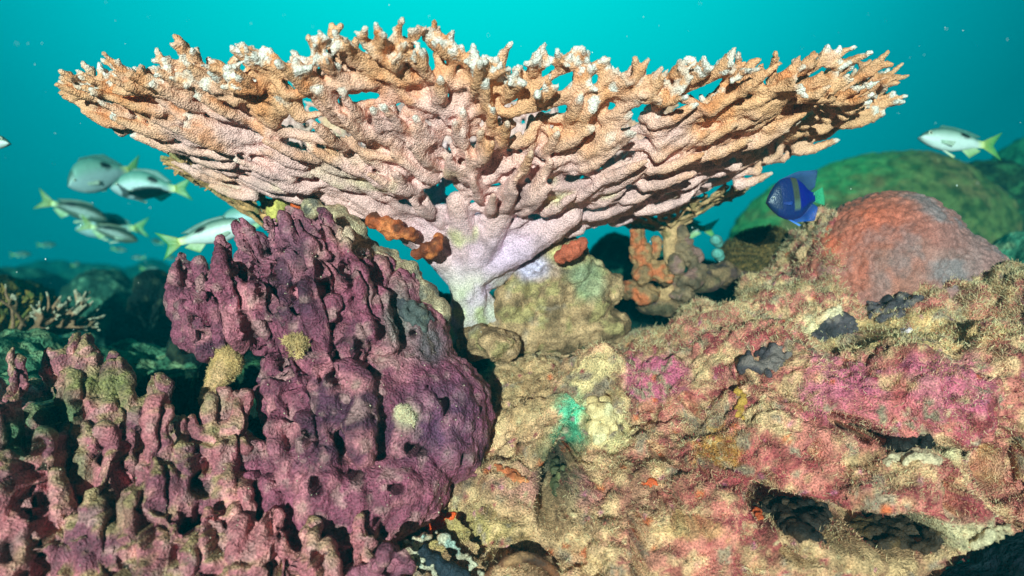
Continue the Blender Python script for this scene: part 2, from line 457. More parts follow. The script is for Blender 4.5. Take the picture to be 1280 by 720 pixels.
    c = mixc(c, rgb(150, 116, 118), sst(.15, .5, fbm(V, 22, 3, 47)) * .5 * sst(.9, .4, r))
    c = mixc(c, rgb(196, 208, 150), sst(.03, -.05, V[:, 2] - CAMZ) * sst(-.2, .4, n1 + .2) * .7)
    c = mixc(c, rgb(240, 226, 216), sst(.0075 + .003 * (V[:, 0] > .1), .002, td) * sst(.62, .82, r) * sst(-.35, .15, fbm(V, 12, 2, 71)))
    c = rich(c, 1.0)
    root = empty('table_coral', (CX, CY, CAMZ - .06), 'large flat-topped table coral with orange-tan branches and a pink lilac underside on a narrow stalk', 'coral')
    off = np.array(root.location)
    me = M['table']
    fb = bid[F[:, 0]]
    for b in range(1, nid):                                    # stray flecks go back to the rim
        ix = np.where(fb == b)[0]
        if not len(ix): continue
        g = F[ix]; u, inv = np.unique(g, return_inverse=True); inv = inv.reshape(g.shape); lab = np.arange(len(u))
        while True:
            n_ = lab.copy(); mm = lab[inv].min(1)
            for k in range(4): np.minimum.at(n_, inv[:, k], mm)
            n_ = n_[n_]
            if (n_ == lab).all(): break
            lab = n_
        fl = lab[inv[:, 0]]; fb[ix[fl != np.bincount(fl).argmax()]] = 0
    for b in np.unique(fb):
        q = F[fb == b]; u, inv = np.unique(q, return_inverse=True); inv = inv.reshape(q.shape)
        nm = {-2: 'stalk', -1: 'plate', 0: 'rim'}.get(int(b), 'branch')
        if len(q) < 12: nm = None
        if nm is None: continue
        o = link(nm, set_mesh(bpy.data.meshes.new(nm), V[u] - off, inv, c[u], normals=nrm[u]), me, root)
    log('table done', nid)
table_coral()

# ------------------------------------------------------------------ purple column coral
def parts_from(root, V, F, c, nrm, fb, names, mt, labels={}):
    off = np.array(root.location)
    for b in np.unique(fb):
        q = F[fb == b]
        if len(q) < 16: continue
        u, inv = np.unique(q, return_inverse=True); inv = inv.reshape(q.shape)
        nm = names(int(b)); o = link(nm, set_mesh(bpy.data.meshes.new(nm), V[u] - off, inv, c[u], normals=nrm[u]), mt, root)
        if int(b) in labels: o['label'] = labels[int(b)]

def purple(name, label, cols, blobs, seed, yel, holes=(), voxel=.0042, group=None, dark=1.0, fill=(), tones=(rgb(138, 74, 92), rgb(82, 44, 64), rgb(196, 126, 132))):
    acc = Acc(); S = []; I = []
    for j, (pts, r) in enumerate(cols):
        if len(pts[0]) == 2: pts = [(x, y, .93) for x, y in pts]
        W = [P(x, y, Y) for x, y, Y in pts]
        # resample with wobble
        Q = []; RR = []
        for i in range(len(W) - 1):
            n = max(2, int((W[i + 1] - W[i]).length / .018))
            for k in range(n): Q.append(W[i].lerp(W[i + 1], k / n))
        Q.append(W[-1])
        rr = r / FPX * W[0].y
        for i, q in enumerate(Q):
            f = i / (len(Q) - 1)
            RR.append(rr * (.72 + .4 * min(1, f * 2.2)) * R.uniform(.85, 1.15))
            Q[i] = q + Vector((R.gauss(0, .003), R.gauss(0, .004), 0))
        acc.tube(Q, RR, 10)
        for i, q in enumerate(Q):
            S.append(q + Vector((0, -RR[i] * .5, 0))); I.append(j + 1)
            if R.random() < (.2 if name == 'column_coral' else .5):      # side knobs
                a = R.uniform(0, 6.28); acc.ball(q + Vector((math.cos(a) * RR[i] * .75, -abs(math.sin(a)) * RR[i] * .7, R.uniform(-.01, .01))), RR[i] * R.uniform(.4, .6), lo=True)
    for (x, y, Y, rx, ry, rz) in blobs:
        c0 = P(x, y, Y); acc.ball(c0, (rx, ry, rz))
        for k in range(14): S.append(c0 + Vector((R.uniform(-rx, rx) * .8, -ry * .4, R.uniform(-rz, rz) * .8))); I.append(0)
    V, F = fuse(acc, voxel, 3)
    nrm = vnormals(V, F)
    kd = KDTree(len(S))
    for i, s in enumerate(S): kd.insert(s, i)
    kd.balance()
    bid = np.array(I)[[kd.find(v)[1] for v in V.tolist()]]
    st = V * np.array([1, 1, .62])
    d1, d2, cid = worley(st + .006 * np.stack([vn(V, 60, 3), vn(V, 60, 4), vn(V, 60, 5)], 1), 42, seed)
    lump = (.5 - d1)
    d1b, _, cidb = worley(V, 95, seed + 3)
    pit = sst(.30, .14, worley(V * np.array([1, 1, .75]) + 3, 22, seed + 9)[0]) * (worley(V * np.array([1, 1, .75]) + 3, 22, seed + 9)[2] > .72)
    # upright ridges with slits between them, leaning a little; weaker on the smooth lower right of the tall mound
    sh = np.stack([V[:, 0] + (.38 if name == 'column_coral' else .05) * (V[:, 2] - .9), V[:, 1] * .8, V[:, 2] * .15], 1) + .004 * np.stack([vn(V, 40, 13), vn(V, 40, 14), vn(V, 40, 15)], 1)
    e1, e2, _c = worley(sh, 30 if name == 'finger_coral' else 38, seed + 50)
    pxx, pyy = pix(V); rw = 1 if name == 'finger_coral' else sst(520, 400, pxx + (pyy - 420) * .55)
    ridge = ((.5 - e1) * .020 - sst(.16, .0, e2 - e1) * .016) * rw * (.62 if name == 'finger_coral' else 1)
    V2 = V + nrm * (ridge + lump * (.010 - .005 * rw) + (.5 - d1b) * .0055 + fbm(V, 20, 3, seed) * .009 + fbm(V, 110, 2, seed + 2) * .0022 - pit * .018)[:, None]
    px, py = pix(V); nn = fbm(V, 50, 3, 60) * 9; sl = 0
    for (x0, y0, x1, y1, w) in holes:
        dx, dy = x1 - x0, y1 - y0; t = np.clip(((px - x0) * dx + (py - y0) * dy) / (dx * dx + dy * dy + 1e-9), 0, 1)
        sl = np.maximum(sl, sst(w * .7, w * .2, np.hypot(px - x0 - t * dx, py - y0 - t * dy) + nn))
    V2[:, 1] += sl * .11 * sst(.35, -.1, nrm[:, 1])
    nrm = vnormals(V2, F)
    px, py = pix(V)
    n1 = fbm(V, 10, 4, seed + 20); n2 = fbm(V, 34, 3, seed + 22)
    base, deep, rose = tones
    c = mixc(base, deep, sst(-.1, .45, n1)); c = mixc(c, rose, sst(-.05, .5, n2) * .8)
    c = mixc(c, rgb(186, 146, 140), sst(.2, .5, fbm(V, 55, 2, seed + 30)) * .5)
    if yel:
        c = mixc(c, rgb(150, 144, 84), sst(.25, .8, nrm[:, 2] + n2 * .6) * yel * sst(.0, .4, n1 + .25))
    for (x, y, sx, sy, cc, a) in fill:
        c = mixc(c, cc, np.clip(gauss(px, py, x, y, sx, sy) * 1.6 + n2 * .6 - .3, 0, 1) * a)
    c = c * dark
    c = mixc(c, rgb(40, 26, 36), pit * .8)
    lo = V2.min(0); c = rich(c, 1.08)
    root = empty(name, ((V2[:, 0].mean()), V2[:, 1].mean(), lo[2]), label, 'coral', group)
    parts_from(root, V2, F, c, nrm, bid[F[:, 0]], lambda b: 'base' if b == 0 else 'column', M['purple'])
    log(name, len(V)); return V2, F

Y = .95
cols_r = [
 ([(274, 303, .95), (286, 345, .94), (303, 395, .93), (312, 425, .95)], 20),
 ([(250, 352, .97), (258, 395, .96), (272, 436, .97)], 19),
 ([(306, 286, .99), (322, 340, .97), (340, 400, .95), (350, 432, .96)], 14),
 ([(338, 272, .99), (352, 325, .97), (366, 380, .94)], 17),
 ([(364, 268, .97), (384, 325, .95), (402, 385, .93), (412, 440, .92)], 20),
 ([(398, 264, 1.0), (416, 325, .98), (430, 390, .95)], 16),
 ([(424, 290, .99), (442, 350, .97), (456, 420, .94)], 19),
 ([(456, 322, 1.0), (472, 372, .98), (486, 430, .95)], 17),
 ([(322, 352, .93), (332, 400, .92), (338, 432, .93)], 12),
 ([(352, 392, .91), (364, 440, .91), (378, 505, .9)], 17),
 ([(408, 400, .91), (416, 460, .90), (424, 520, .9)], 15),
 ([(382, 360, .92), (390, 412, .91), (398, 470, .91)], 13),
 ([(345, 470, .91), (356, 530, .9), (352, 600, .89), (345, 660, .87)], 20),
 ([(388, 480, .9), (396, 560, .88), (392, 650, .86)], 24),
 ([(440, 440, .92), (450, 500, .9), (452, 560, .88)], 20),
 ([(322, 560, .9), (318, 620, .88), (320, 700, .85)], 15),
 ([(292, 330, .99), (306, 372, .98), (318, 410, .98)], 12),
 ([(222, 318, 1.15), (226, 350, 1.15), (232, 385, 1.16)], 13),
 ([(243, 330, 1.15), (246, 365, 1.16)], 12),
]
blobs_r = [(455, 420, 1.07, .11, .09, .14), (400, 350, 1.13, .085, .07, .10), (330, 350, 1.12, .06, .05, .075),
 (470, 520, 1.03, .15, .13, .13), (545, 520, 1.04, .085, .10, .10), (520, 450, 1.06, .06, .08, .09), (560, 555, 1.02, .055, .08, .055),
 (430, 610, .98, .12, .13, .10), (480, 600, .98, .10, .11, .075), (400, 700, .93, .10, .11, .10), (330, 660, .95, .09, .09, .10), (500, 380, 1.1, .04, .06, .06),
 (360, 480, 1.0, .04, .06, .08), (250, 400, 1.12, .04, .05, .06), (235, 370, 1.18, .035, .04, .05)]
PR = purple('column_coral', 'purple lumpy coral mound with leaning ridged columns right under the table coral', cols_r, blobs_r, 3, 0, holes=[(334, 305, 340, 345, 7), (318, 335, 323, 368, 6), (364, 352, 368, 388, 7), (396, 330, 408, 362, 9), (302, 392, 312, 432, 6), (404, 440, 420, 482, 6), (419, 408, 423, 432, 5), (446, 428, 452, 456, 5), (371, 460, 374, 476, 5), (430, 330, 436, 360, 5), (350, 290, 356, 312, 5),
    (500, 440, 506, 444, 7), (517, 418, 518, 426, 6), (554, 500, 556, 514, 6), (512, 562, 534, 566, 5), (470, 655, 476, 668, 7), (530, 480, 534, 484, 6), (465, 520, 468, 524, 6), (345, 440, 350, 452, 8), (470, 400, 474, 420, 5), (390, 600, 396, 612, 6), (440, 590, 446, 594, 6), (490, 610, 500, 612, 6), (380, 545, 384, 556, 6)],
    fill=[(500, 395, 26, 40, rgb(120, 118, 110), .8), (540, 430, 22, 26, rgb(92, 98, 98), .8), (510, 520, 16, 16, rgb(214, 196, 160), 1),
          (560, 520, 60, 80, rgb(96, 58, 88), .6), (345, 300, 60, 40, rgb(150, 96, 112), .5), (470, 300, 30, 25, rgb(190, 168, 140), .9), (445, 285, 25, 25, rgb(190, 165, 140), .8)])
cols_l = [
 ([(14, 442, .92), (20, 500, .9), (28, 560, .88)], 16), ([(-8, 520, .85), (2, 600, .82), (12, 720, .78)], 26),
 ([(50, 545, .84), (62, 600, .83), (80, 660, .81), (92, 740, .78)], 19), ([(102, 424, .99), (96, 460, .98), (92, 500, .96)], 24),
 ([(62, 436, .98), (66, 480, .97)], 13), ([(96, 474, .92), (112, 530, .9), (124, 600, .87), (128, 660, .85)], 22),
 ([(144, 450, .95), (152, 510, .93), (158, 570, .9)], 19), ([(166, 514, .88), (166, 560, .87), (160, 610, .86)], 12),
 ([(197, 505, .85), (196, 560, .84), (204, 620, .83), (208, 680, .81)], 19), ([(190, 470, .95), (196, 520, .93)], 15),
 ([(141, 536, .86), (142, 580, .85), (136, 630, .84)], 13), ([(232, 525, .88), (236, 590, .86), (232, 640, .85)], 17),
 ([(268, 498, .92), (272, 560, .89), (270, 630, .86)], 18), ([(302, 500, .92), (298, 560, .9), (292, 640, .86)], 18),
 ([(258, 640, .82), (244, 700, .79), (238, 750, .77)], 17), ([(172, 610, .82), (178, 680, .8), (182, 750, .77)], 22),
 ([(300, 620, .85), (290, 690, .81), (288, 750, .79)], 20), ([(120, 620, .82), (128, 690, .8), (130, 750, .77)], 20),
 ([(34, 600, .86), (36, 660, .84), (40, 740, .8)], 16), ([(345, 640, .84), (340, 700, .81), (338, 750, .79)], 22), ([(395, 660, .84), (400, 720, .8)], 24),
 ([(215, 655, .8), (212, 720, .78)], 13), ([(445, 655, .86), (450, 720, .84)], 22),
]
blobs_l = [(60, 640, .97, .12, .08, .16), (170, 640, .95, .12, .08, .15), (270, 650, .94, .10, .08, .13), (150, 560, 1.02, .10, .06, .08), (350, 700, .92, .12, .08, .10),
 (60, 520, 1.06, .10, .06, .06), (100, 740, .88, .2, .10, .10), (300, 740, .88, .2, .10, .08), (450, 730, .9, .06, .08, .07), (-20, 640, .95, .06, .08, .2)]
PL = purple('finger_coral', 'low pinkish purple coral with upright stubby columns and yellow-green tips beside the taller purple mound', cols_l, blobs_l, 8, .6, fill=[(70, 515, 40, 30, rgb(70, 110, 66), .9), (20, 545, 30, 30, rgb(60, 110, 74), .9), (130, 480, 50, 22, rgb(120, 124, 70), .8), (95, 590, 24, 24, rgb(80, 104, 60), .7), (260, 505, 40, 14, rgb(120, 120, 76), .6), (150, 640, 30, 30, rgb(120, 104, 70), .5)], tones=(rgb(180, 108, 114), rgb(122, 70, 84), rgb(224, 156, 150)), holes=[(244, 575, 248, 602, 7), (305, 580, 308, 604, 7), (326, 570, 330, 600, 6), (178, 650, 184, 672, 7), (214, 684, 218, 700, 8), (155, 556, 160, 604, 7), (44, 560, 50, 680, 13), (8, 605, 12, 612, 8), (230, 650, 238, 664, 6), (262, 655, 266, 690, 8), (150, 700, 154, 720, 7), (60, 500, 66, 530, 10), (92, 505, 98, 540, 8), (338, 640, 346, 700, 6), (345, 690, 350, 718, 7), (395, 700, 402, 716, 8)])

# ------------------------------------------------------------------ the boulder of reef rock on the right
def reef_rock():
    acc = Acc()
    B = [(900, 660, 1.12, .46, .32, .20), (900, 800, 1.0, .55, .32, .16), (700, 560, 1.22, .17, .24, .15), (640, 640, 1.12, .15, .22, .12), (560, 690, 1.05, .10, .16, .055),
     (620, 720, 1.0, .16, .22, .07), (745, 500, 1.14, .07, .10, .10), (760, 470, 1.34, .16, .20, .075), (840, 470, 1.30, .15, .26, .09), (930, 460, 1.25, .17, .26, .115), (655, 480, 1.26, .09, .13, .08),
     (680, 400, 1.33, .055, .06, .055), (635, 380, 1.27, .035, .04, .06), (720, 350, 1.30, .04, .05, .05), (690, 350, 1.31, .055, .05, .06),
     (1000, 400, 1.28, .12, .18, .10), (1030, 330, 1.30, .07, .12, .11), (1130, 400, 1.26, .20, .20, .10), (1240, 420, 1.22, .12, .2, .08), (960, 370, 1.26, .05, .07, .05),
     (1010, 500, 1.14, .16, .22, .10), (1110, 480, 1.10, .17, .22, .10), (1230, 490, 1.08, .16, .22, .13), (1060, 590, 1.05, .18, .22, .08), (940, 560, 1.10, .18, .22, .12),
     (1180, 640, 1.0, .14, .2, .065), (1080, 740, .95, .28, .24, .075), (850, 620, 1.08, .16, .25, .13), (770, 640, 1.08, .12, .22, .12), (800, 740, .95, .3, .2, .09), (1250, 590, 1.05, .12, .2, .09),
     (1300, 560, 1.1, .15, .3, .3), (700, 760, .95, .2, .2, .10)]
    for (x, y, Yc, rx, ry, rz) in B: acc.ball(P(x, y, Yc), (rx, ry, rz))
    V, F = fuse(acc, .0055, 12, .6)
    nrm = vnormals(V, F); px, py = pix(V)
    big = fbm(V, 5.5, 3, 3) * .035
    med = fbm(V, 14, 4, 13) * .025
    d1, d2, cid = worley(V + .01 * np.stack([vn(V, 30, 3), vn(V, 30, 4), vn(V, 30, 5)], 1), 30, 5)
    cob = (.5 - d1) * .014 - sst(.1, 0, d2 - d1) * .004
    fine = fbm(V, 75, 3, 15) * .009
    D = big + med + cob + fine
    V = V + nrm * D[:, None]
    # hollows: pushed back into the rock along the view of the hollow, each a capsule in photo coordinates
    n = fbm(V, 30, 3, 60) * 10
    def dseg(x0, y0, x1, y1, w):
        dx, dy = x1 - x0, y1 - y0; t = np.clip(((px - x0) * dx + (py - y0) * dy) / (dx * dx + dy * dy + 1e-9), 0, 1)
        return sst(w, w * .35, np.hypot(px - x0 - t * dx, py - y0 - t * dy) + n)
    front = V[:, 1] < 1.25; HOL = np.zeros(len(V))
    for (x0, y0, x1, y1, w, dep) in [(1078, 545, 1120, 560, 16, .07), (1110, 560, 1190, 556, 11, .09), (962, 632, 1010, 650, 32, .10), (1010, 650, 1080, 668, 30, .10), (1085, 668, 1165, 672, 26, .09),
        (722, 540, 700, 590, 22, .05), (700, 590, 690, 640, 26, .06), (690, 640, 700, 660, 20, .05), (796, 655, 800, 725, 10, .07), (768, 478, 762, 500, 9, .05), (1050, 535, 1075, 545, 18, .05),
        (1172, 348, 1185, 352, 10, .06), (1200, 362, 1215, 368, 10, .05), (1085, 408, 1092, 410, 12, .05), (1190, 610, 1200, 640, 14, .035), (1120, 480, 1180, 520, 8, .0), (820, 615, 850, 640, 12, .03), (620, 702, 690, 712, 18, .08), (850, 650, 880, 660, 10, .03), (985, 690, 990, 694, 7, .04), (1000, 700, 1003, 702, 7, .04), (905, 560, 912, 566, 7, .03), (880, 575, 884, 590, 7, .03), (1020, 560, 1030, 570, 8, .03), (930, 470, 936, 476, 7, .03), (650, 560, 656, 566, 7, .03), (740, 660, 748, 664, 8, .04), (860, 500, 866, 506, 7, .03), (1230, 560, 1238, 590, 9, .03), (1240, 430, 1250, 436, 8, .03), (960, 600, 975, 606, 9, .03), (820, 560, 830, 566, 8, .03), (610, 640, 616, 646, 7, .03), (575, 600, 600, 612, 7, .03)]:
        h_ = dseg(x0, y0, x1, y1, w) * front; V[:, 1] += h_ * dep * 1.6; HOL = np.maximum(HOL, h_ * (dep > .02))
    # the underside notch in the lower right corner
    cut = sst(-6, 22, (py - (722 - (px - 1175) * .62)) + n * .5) * (px > 1150); V[:, 1] += cut * .55 * front; HOL = np.maximum(HOL, cut)
    nrm = vnormals(V, F); n1 = fbm(V, 8, 4, 70); n2 = fbm(V, 26, 3, 73); n3 = fbm(V, 60, 2, 77)
    tan, brown, pink, mag, yel = rgb(222, 176, 138), rgb(156, 118, 88), rgb(212, 122, 116), rgb(206, 108, 134), rgb(206, 186, 112)
    c = mixc(tan, brown, sst(-.15, .5, n1 + n2 * .4))
    right = sst(640, 900, px)
    pk = np.clip(sst(-.16, .06, fbm(V, 20, 5, 81, .6)) * right * .85, 0, 1)
    c = mixc(c, pink, pk)
    c = mixc(c, rgb(146, 54, 66), sst(.08, .2, fbm(V, 40, 3, 85)) * right * .75); c = mixc(c, rgb(236, 196, 150), sst(.12, .26, fbm(V, 40, 3, 87)) * .7)
    for (x, y, sx, sy, cc, a) in [(815, 470, 40, 28, mag, 1), (1060, 490, 55, 50, mag, .9), (1180, 480, 60, 50, mag, .8), (1100, 520, 60, 30, pink, .6), (690, 620, 60, 30, rgb(190, 120, 120), .7), (910, 590, 60, 40, rgb(176, 78, 84), .8),
        (1000, 640, 70, 20, rgb(170, 70, 80), .8), (745, 490, 26, 45, rgb(228, 196, 146), .9), (760, 540, 40, 20, rgb(232, 208, 156), .9), (712, 540, 22, 40, rgb(92, 190, 150), .95), (700, 600, 26, 60, rgb(52, 78, 56), .8),
        (640, 660, 120, 30, rgb(204, 166, 126), .6), (540, 660, 80, 22, rgb(178, 156, 100), .8), (650, 480, 50, 60, rgb(188, 150, 110), .7), (1150, 410, 120, 26, rgb(222, 188, 130), .7), (1180, 570, 40, 12, rgb(206, 190, 150), .9),
        (1210, 668, 90, 20, rgb(212, 200, 160), .8), (1080, 700, 90, 30, rgb(196, 160, 120), .8), (905, 470, 20, 14, rgb(170, 50, 90), .6), (950, 430, 30, 16, rgb(186, 80, 90), .6), (1110, 345, 40, 12, rgb(170, 50, 70), .8), (1170, 330, 20, 16, rgb(230, 214, 190), 1),
        (895, 560, 26, 30, rgb(190, 150, 60), .6), (1030, 400, 30, 10, rgb(236, 212, 170), .9), (690, 345, 46, 34, rgb(168, 178, 128), .9), (672, 345, 24, 16, rgb(200, 180, 206), .9), (700, 385, 16, 14, rgb(60, 70, 68), .9), (640, 405, 26, 30, rgb(96, 96, 74), .8), (760, 378, 26, 18, rgb(104, 106, 104), .8),
        (870, 665, 50, 14, rgb(206, 170, 110), .5), (800, 620, 30, 30, rgb(170, 110, 100), .5)]:
        c = mixc(c, cc, np.clip((gauss(px, py, x, y, sx, sy) * 1.5 + n2 * .8 + n3 * .5 - .35) * 2.2, 0, 1) * a)
    for k, (cx, s0) in enumerate(((rgb(206, 98, 58), 40), (rgb(230, 206, 160), 80), (rgb(150, 40, 70), 60), (rgb(206, 120, 150), 70), (rgb(60, 48, 40), 75))):
        w = worley(V + 5 * k, s0, 40 + k); c = mixc(c, cx, sst(.34, .2, w[0] + .08 * n3) * (w[2] > .9) * .85)
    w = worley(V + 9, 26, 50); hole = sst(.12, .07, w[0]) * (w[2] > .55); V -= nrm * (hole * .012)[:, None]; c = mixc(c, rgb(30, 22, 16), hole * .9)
    c = rich(c, 1.05)
    root = empty('reef_rock', (V[:, 0].mean(), V[:, 1].mean(), V[:, 2].min()), 'big reef boulder with tan fuzzy turf and pink crusts right of the purple corals', 'rock')
    off = np.array(root.location)
    link('boulder', set_mesh(bpy.data.meshes.new('boulder'), V - off, F, c, normals=None), M['rock'], root)
    log('rock', len(V))
    return V, F, c, HOL, root
RV, RF, RC, RHOL, rock_root = reef_rock()

# ------------------------------------------------------------------ surfaces others are set on
def bvh_of(V, F): return BVHTree.FromPolygons(V.tolist(), F.tolist())
BV = {'rock': bvh_of(RV, RF), 'pr': bvh_of(*PR), 'pl': bvh_of(*PL)}
def hit(px, py, which=('rock', 'pr', 'pl')):
    o = Vector((0, 0, CAMZ)); d = ray(px, py).normalized(); best = None
    for w in which:
        h = BV[w].ray_cast(o, d)
        if h[0] is not None and (best is None or h[3] < best[3]): best = h
    return best

# ------------------------------------------------------------------ turf filaments
def filaments(name, pts, nrm, col, lmin, lmax, rad, parent, spread=.75, up=.25):
    n = len(pts)
    r3 = NR.normal(size=(n, 3)); d = nrm * .7 + r3 * spread * .85 + np.array([0, -.1, up]); d /= np.linalg.norm(d, axis=1, keepdims=True)
    d2 = d + NR.normal(size=(n, 3)) * .45 + np.array([0, 0, .1]); d2 /= np.linalg.norm(d2, axis=1, keepdims=True)
    L = NR.uniform(lmin, lmax, n)[:, None]; r = (rad * NR.uniform(.6, 1.25, n))[:, None]
    u = np.cross(d, np.array([.3, .9, .2])); u /= np.linalg.norm(u, axis=1, keepdims=True); v = np.cross(d, u)
    V = np.empty((n, 7, 3))
    b = pts - nrm * .0008; m = b + d * L * .55; e = m + d2 * L * .45
    for k in range(3):
        a = 2 * math.pi * k / 3; w = u * math.cos(a) + v * math.sin(a)
        V[:, k] = b + w * r; V[:, 3 + k] = m + w * r * .8
    V[:, 6] = e
    tri = []
    for k in range(3):
        j = (k + 1) % 3; tri += [(k, j, 3 + j), (k, 3 + j, 3 + k), (3 + k, 3 + j, 6)]
    F = (np.arange(n)[:, None, None] * 7 + np.array(tri)[None]).reshape(-1, 3)
    C = np.repeat((col * NR.uniform(.5, 1.5, (n, 1)))[:, None, :], 7, 1); C[:, 6] *= 1.15
    off = np.array(parent.location) if parent else np.zeros(3)
    me = set_mesh(bpy.data.meshes.new(name), V.reshape(-1, 3) - off, F, np.clip(C.reshape(-1, 3), 0, .9), smooth=True)
    o = link(name, me, M['turf'], parent); o['kind'] = 'stuff'; return o
def sample_faces(V, F, n, keep):
    a, b, c, d = (V[F[:, k]] for k in range(4))
    ar = np.linalg.norm(np.cross(c - a, d - b), axis=1) * keep
    i = NR.choice(len(F), n, p=ar / ar.sum()); u = NR.random((n, 1)); v = NR.random((n, 1))
    return i, (a[i] * (1 - u) + b[i] * u) * (1 - v) + (d[i] * (1 - u) + c[i] * u) * v
def turf_on_rock():
    px, py = pix(RV); n = vnormals(RV, RF)
    fn = n[RF[:, 0]]; fx, fy = px[RF[:, 0]], py[RF[:, 0]]; c = RC[RF[:, 0]]; p = RV[RF[:, 0]]
    view = p - np.array([0, 0, CAMZ]); facing = (fn * -view).sum(1) / np.linalg.norm(view, axis=1)
    patch = sst(-.15, .3, fbm(p, 34, 3, 91))
    dens = .30 + 1.1 * patch
    dens *= 1 - .85 * np.clip(gauss(fx, fy, 1200, 680, 120, 30) + gauss(fx, fy, 690, 350, 60, 40) + gauss(fx, fy, 745, 520, 26, 50) + gauss(fx, fy, 1100, 690, 120, 30), 0, 1)
    dens *= 1 + 1.2 * sst(430, 390, fy)
    lum = c.mean(1); dens *= sst(.02, .12, lum)
    keep = dens * (1 - .93 * RHOL[RF[:, 0]]) * (facing > -.35) * (fx > 380) * (fx < 1400) * (fy < 800) * (p[:, 1] < 1.6) * (.25 + sst(-.2, .4, facing))
    i, q = sample_faces(RV, RF, 230000, keep)
    base = c[i]; tan = rgb(230, 188, 146)
    t = np.clip(.42 + .4 * vn(q, 25, 5), 0, 1)
    col = mixc(base * 1.1, tan, t); red = (NR.random(len(q)) < .14 * sst(640, 900, fx[i])); col[red] = rgb(190, 84, 84)
    olive = vn(q, 12, 77) > .45; col[olive] = col[olive] * .6 + rgb(150, 140, 80) * .4
    filaments('turf_algae', q, fn[i], col, .0018, .0070, .00040, rock_root)
    i, q = sample_faces(RV, RF, 22000, keep * ((fy < 440) * 1.3 + .3)); filaments('turf_tuft', q, fn[i], mixc(c[i], rgb(226, 200, 156), np.full(len(q), .8)), .006, .014, .0005, rock_root)
turf_on_rock(); log('turf')

# ------------------------------------------------------------------ generic fused growths
def growth(name, label, cat, balls, mt, colf, voxel=.004, smooth=3, disp=((.006, 24), (.002, 90)), group=None, part=None, one=False, warp=0, tubes=(), cell=None, kind=None, sm_only=False):
    acc = Acc()
    for b in balls: acc.ball(b[0], b[1])
    for t in tubes: acc.tube(*t)
    V, F = fuse(acc, voxel, smooth)
    if one: V, F = biggest(V, F)
    n = vnormals(V, F); D = 0
    for k, (a, s) in enumerate(disp): D = D + a * fbm(V, s, 3, 5 + 7 * k)
    if cell:
        d1, d2, cid = worley(V + warp * np.stack([vn(V, 40, 61), vn(V, 40, 62), vn(V, 40, 63)], 1), cell[1], 3); D = D + cell[0] * cell[2](d1, d2)
    else: d1 = d2 = cid = None
    V = V + n * np.asarray(D)[:, None]; n = vnormals(V, F)
    c = colf(V, n, (d1, d2, cid))
    ctr = ((V[:, 0].max() + V[:, 0].min()) / 2, (V[:, 1].max() + V[:, 1].min()) / 2, V[:, 2].min())
    if part is None:
        o = link(name, set_mesh(bpy.data.meshes.new(name), V - np.array(ctr), F, c), mt); o.location = ctr
        tag(o, label, cat, group, kind)
    else:
        o = part; link(name, set_mesh(bpy.data.meshes.new(name), V - np.array(part.location), F, c), mt, part)
    return o, V, F, n, c
def flat(*stops):
    def f(V, n, w):
        c = mixc(stops[0], stops[1], sst(-.25, .35, fbm(V, 28, 4, 6)))
        for k, s in enumerate(stops[2:]): c = mixc(c, s, sst(.1, .4, fbm(V, 40, 3, 16 + k)))
        return c
    return f
def crust(name, label, cat, px, py, rx, ry, rot, cols, th=.006, n=60, fall=1.15, mt='sponge', which=('rock', 'pr', 'pl'), group=None, voxel=.0026, jag=.35, disp=((.0045, 70), (.003, 160))):
    balls = []; tries = 0; rnd = random.Random(int(px * 7 + py))
    ph = [rnd.uniform(0, 6.28) for _ in range(3)]
    while len(balls) < n and tries < n * 6:
        tries += 1
        a = rnd.uniform(0, 6.283); s = math.sqrt(rnd.random()) * (1 + jag * math.sin(3 * a + ph[0]) * .6 + jag * .5 * math.sin(5 * a + ph[1]))
        x, y = math.cos(a) * s * rx, math.sin(a) * s * ry
        cr, sr = math.cos(math.radians(rot)), math.sin(math.radians(rot))
        X, Y_ = px + x * cr - y * sr, py + x * sr + y * cr
        h = hit(X, Y_, which)
        if h is None: continue
        p = h[0] if not balls or (h[0] - balls[0][0]).length < .16 else None
        if p is None: continue
        r = th * .72 * rnd.uniform(.7, 1.6) * (1.25 - .5 * s)
        balls.append((p + h[1] * r * .15, (r * 1.35, r * 1.1, r * 1.35)))
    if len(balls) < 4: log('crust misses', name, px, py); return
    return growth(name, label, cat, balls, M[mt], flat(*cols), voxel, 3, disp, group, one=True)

# ------------------------------------------------------------------ orange domed coral with honeycomb cells
def dome_coral():
    balls = [(P(1108, 352, 1.27), (.158, .13, .165)), (P(1170, 372, 1.25), (.128, .12, .125)), (P(1060, 350, 1.27), (.09, .10, .12))]
    def cellf(d1, d2): return sst(0, .35, d2 - d1) * .9 - sst(.28, .08, d1) * .9
    def colf(V, n, w):
        px, py = pix(V); d1, d2, cid = w
        c = mixc(rgb(178, 94, 76), rgb(162, 102, 88), sst(-.3, .4, fbm(V, 12, 4, 4)))
        c = mixc(c, rgb(122, 112, 116), np.clip(sst(1080, 1230, px) * .75 + sst(-.1, .35, fbm(V, 18, 4, 8)) * .5 - .15, 0, .85))
        c = mixc(c, rgb(222, 104, 72), sst(.1, .5, fbm(V, 20, 3, 12)) * sst(1140, 1060, px) * .6)
        c = mixc(c, rgb(112, 66, 56), sst(.14, .0, d2 - d1) * .5 * sst(-.5, .3, fbm(V, 25, 3, 55)))
        c = mixc(c, c * .55, sst(.22, .08, d1) * .8)
        c = mixc(c, c * 1.25, (cid - .5).clip(0, 1)); return c
    return growth('dome_coral', 'orange dome shaped coral covered in round cells on top of the reef rock', 'coral', balls, M['dome'], colf, .0028, 6, ((.010, 9), (.002, 40), (.0006, 200)), cell=(.0034, 62, cellf), warp=.006)
dome_coral(); log('dome')

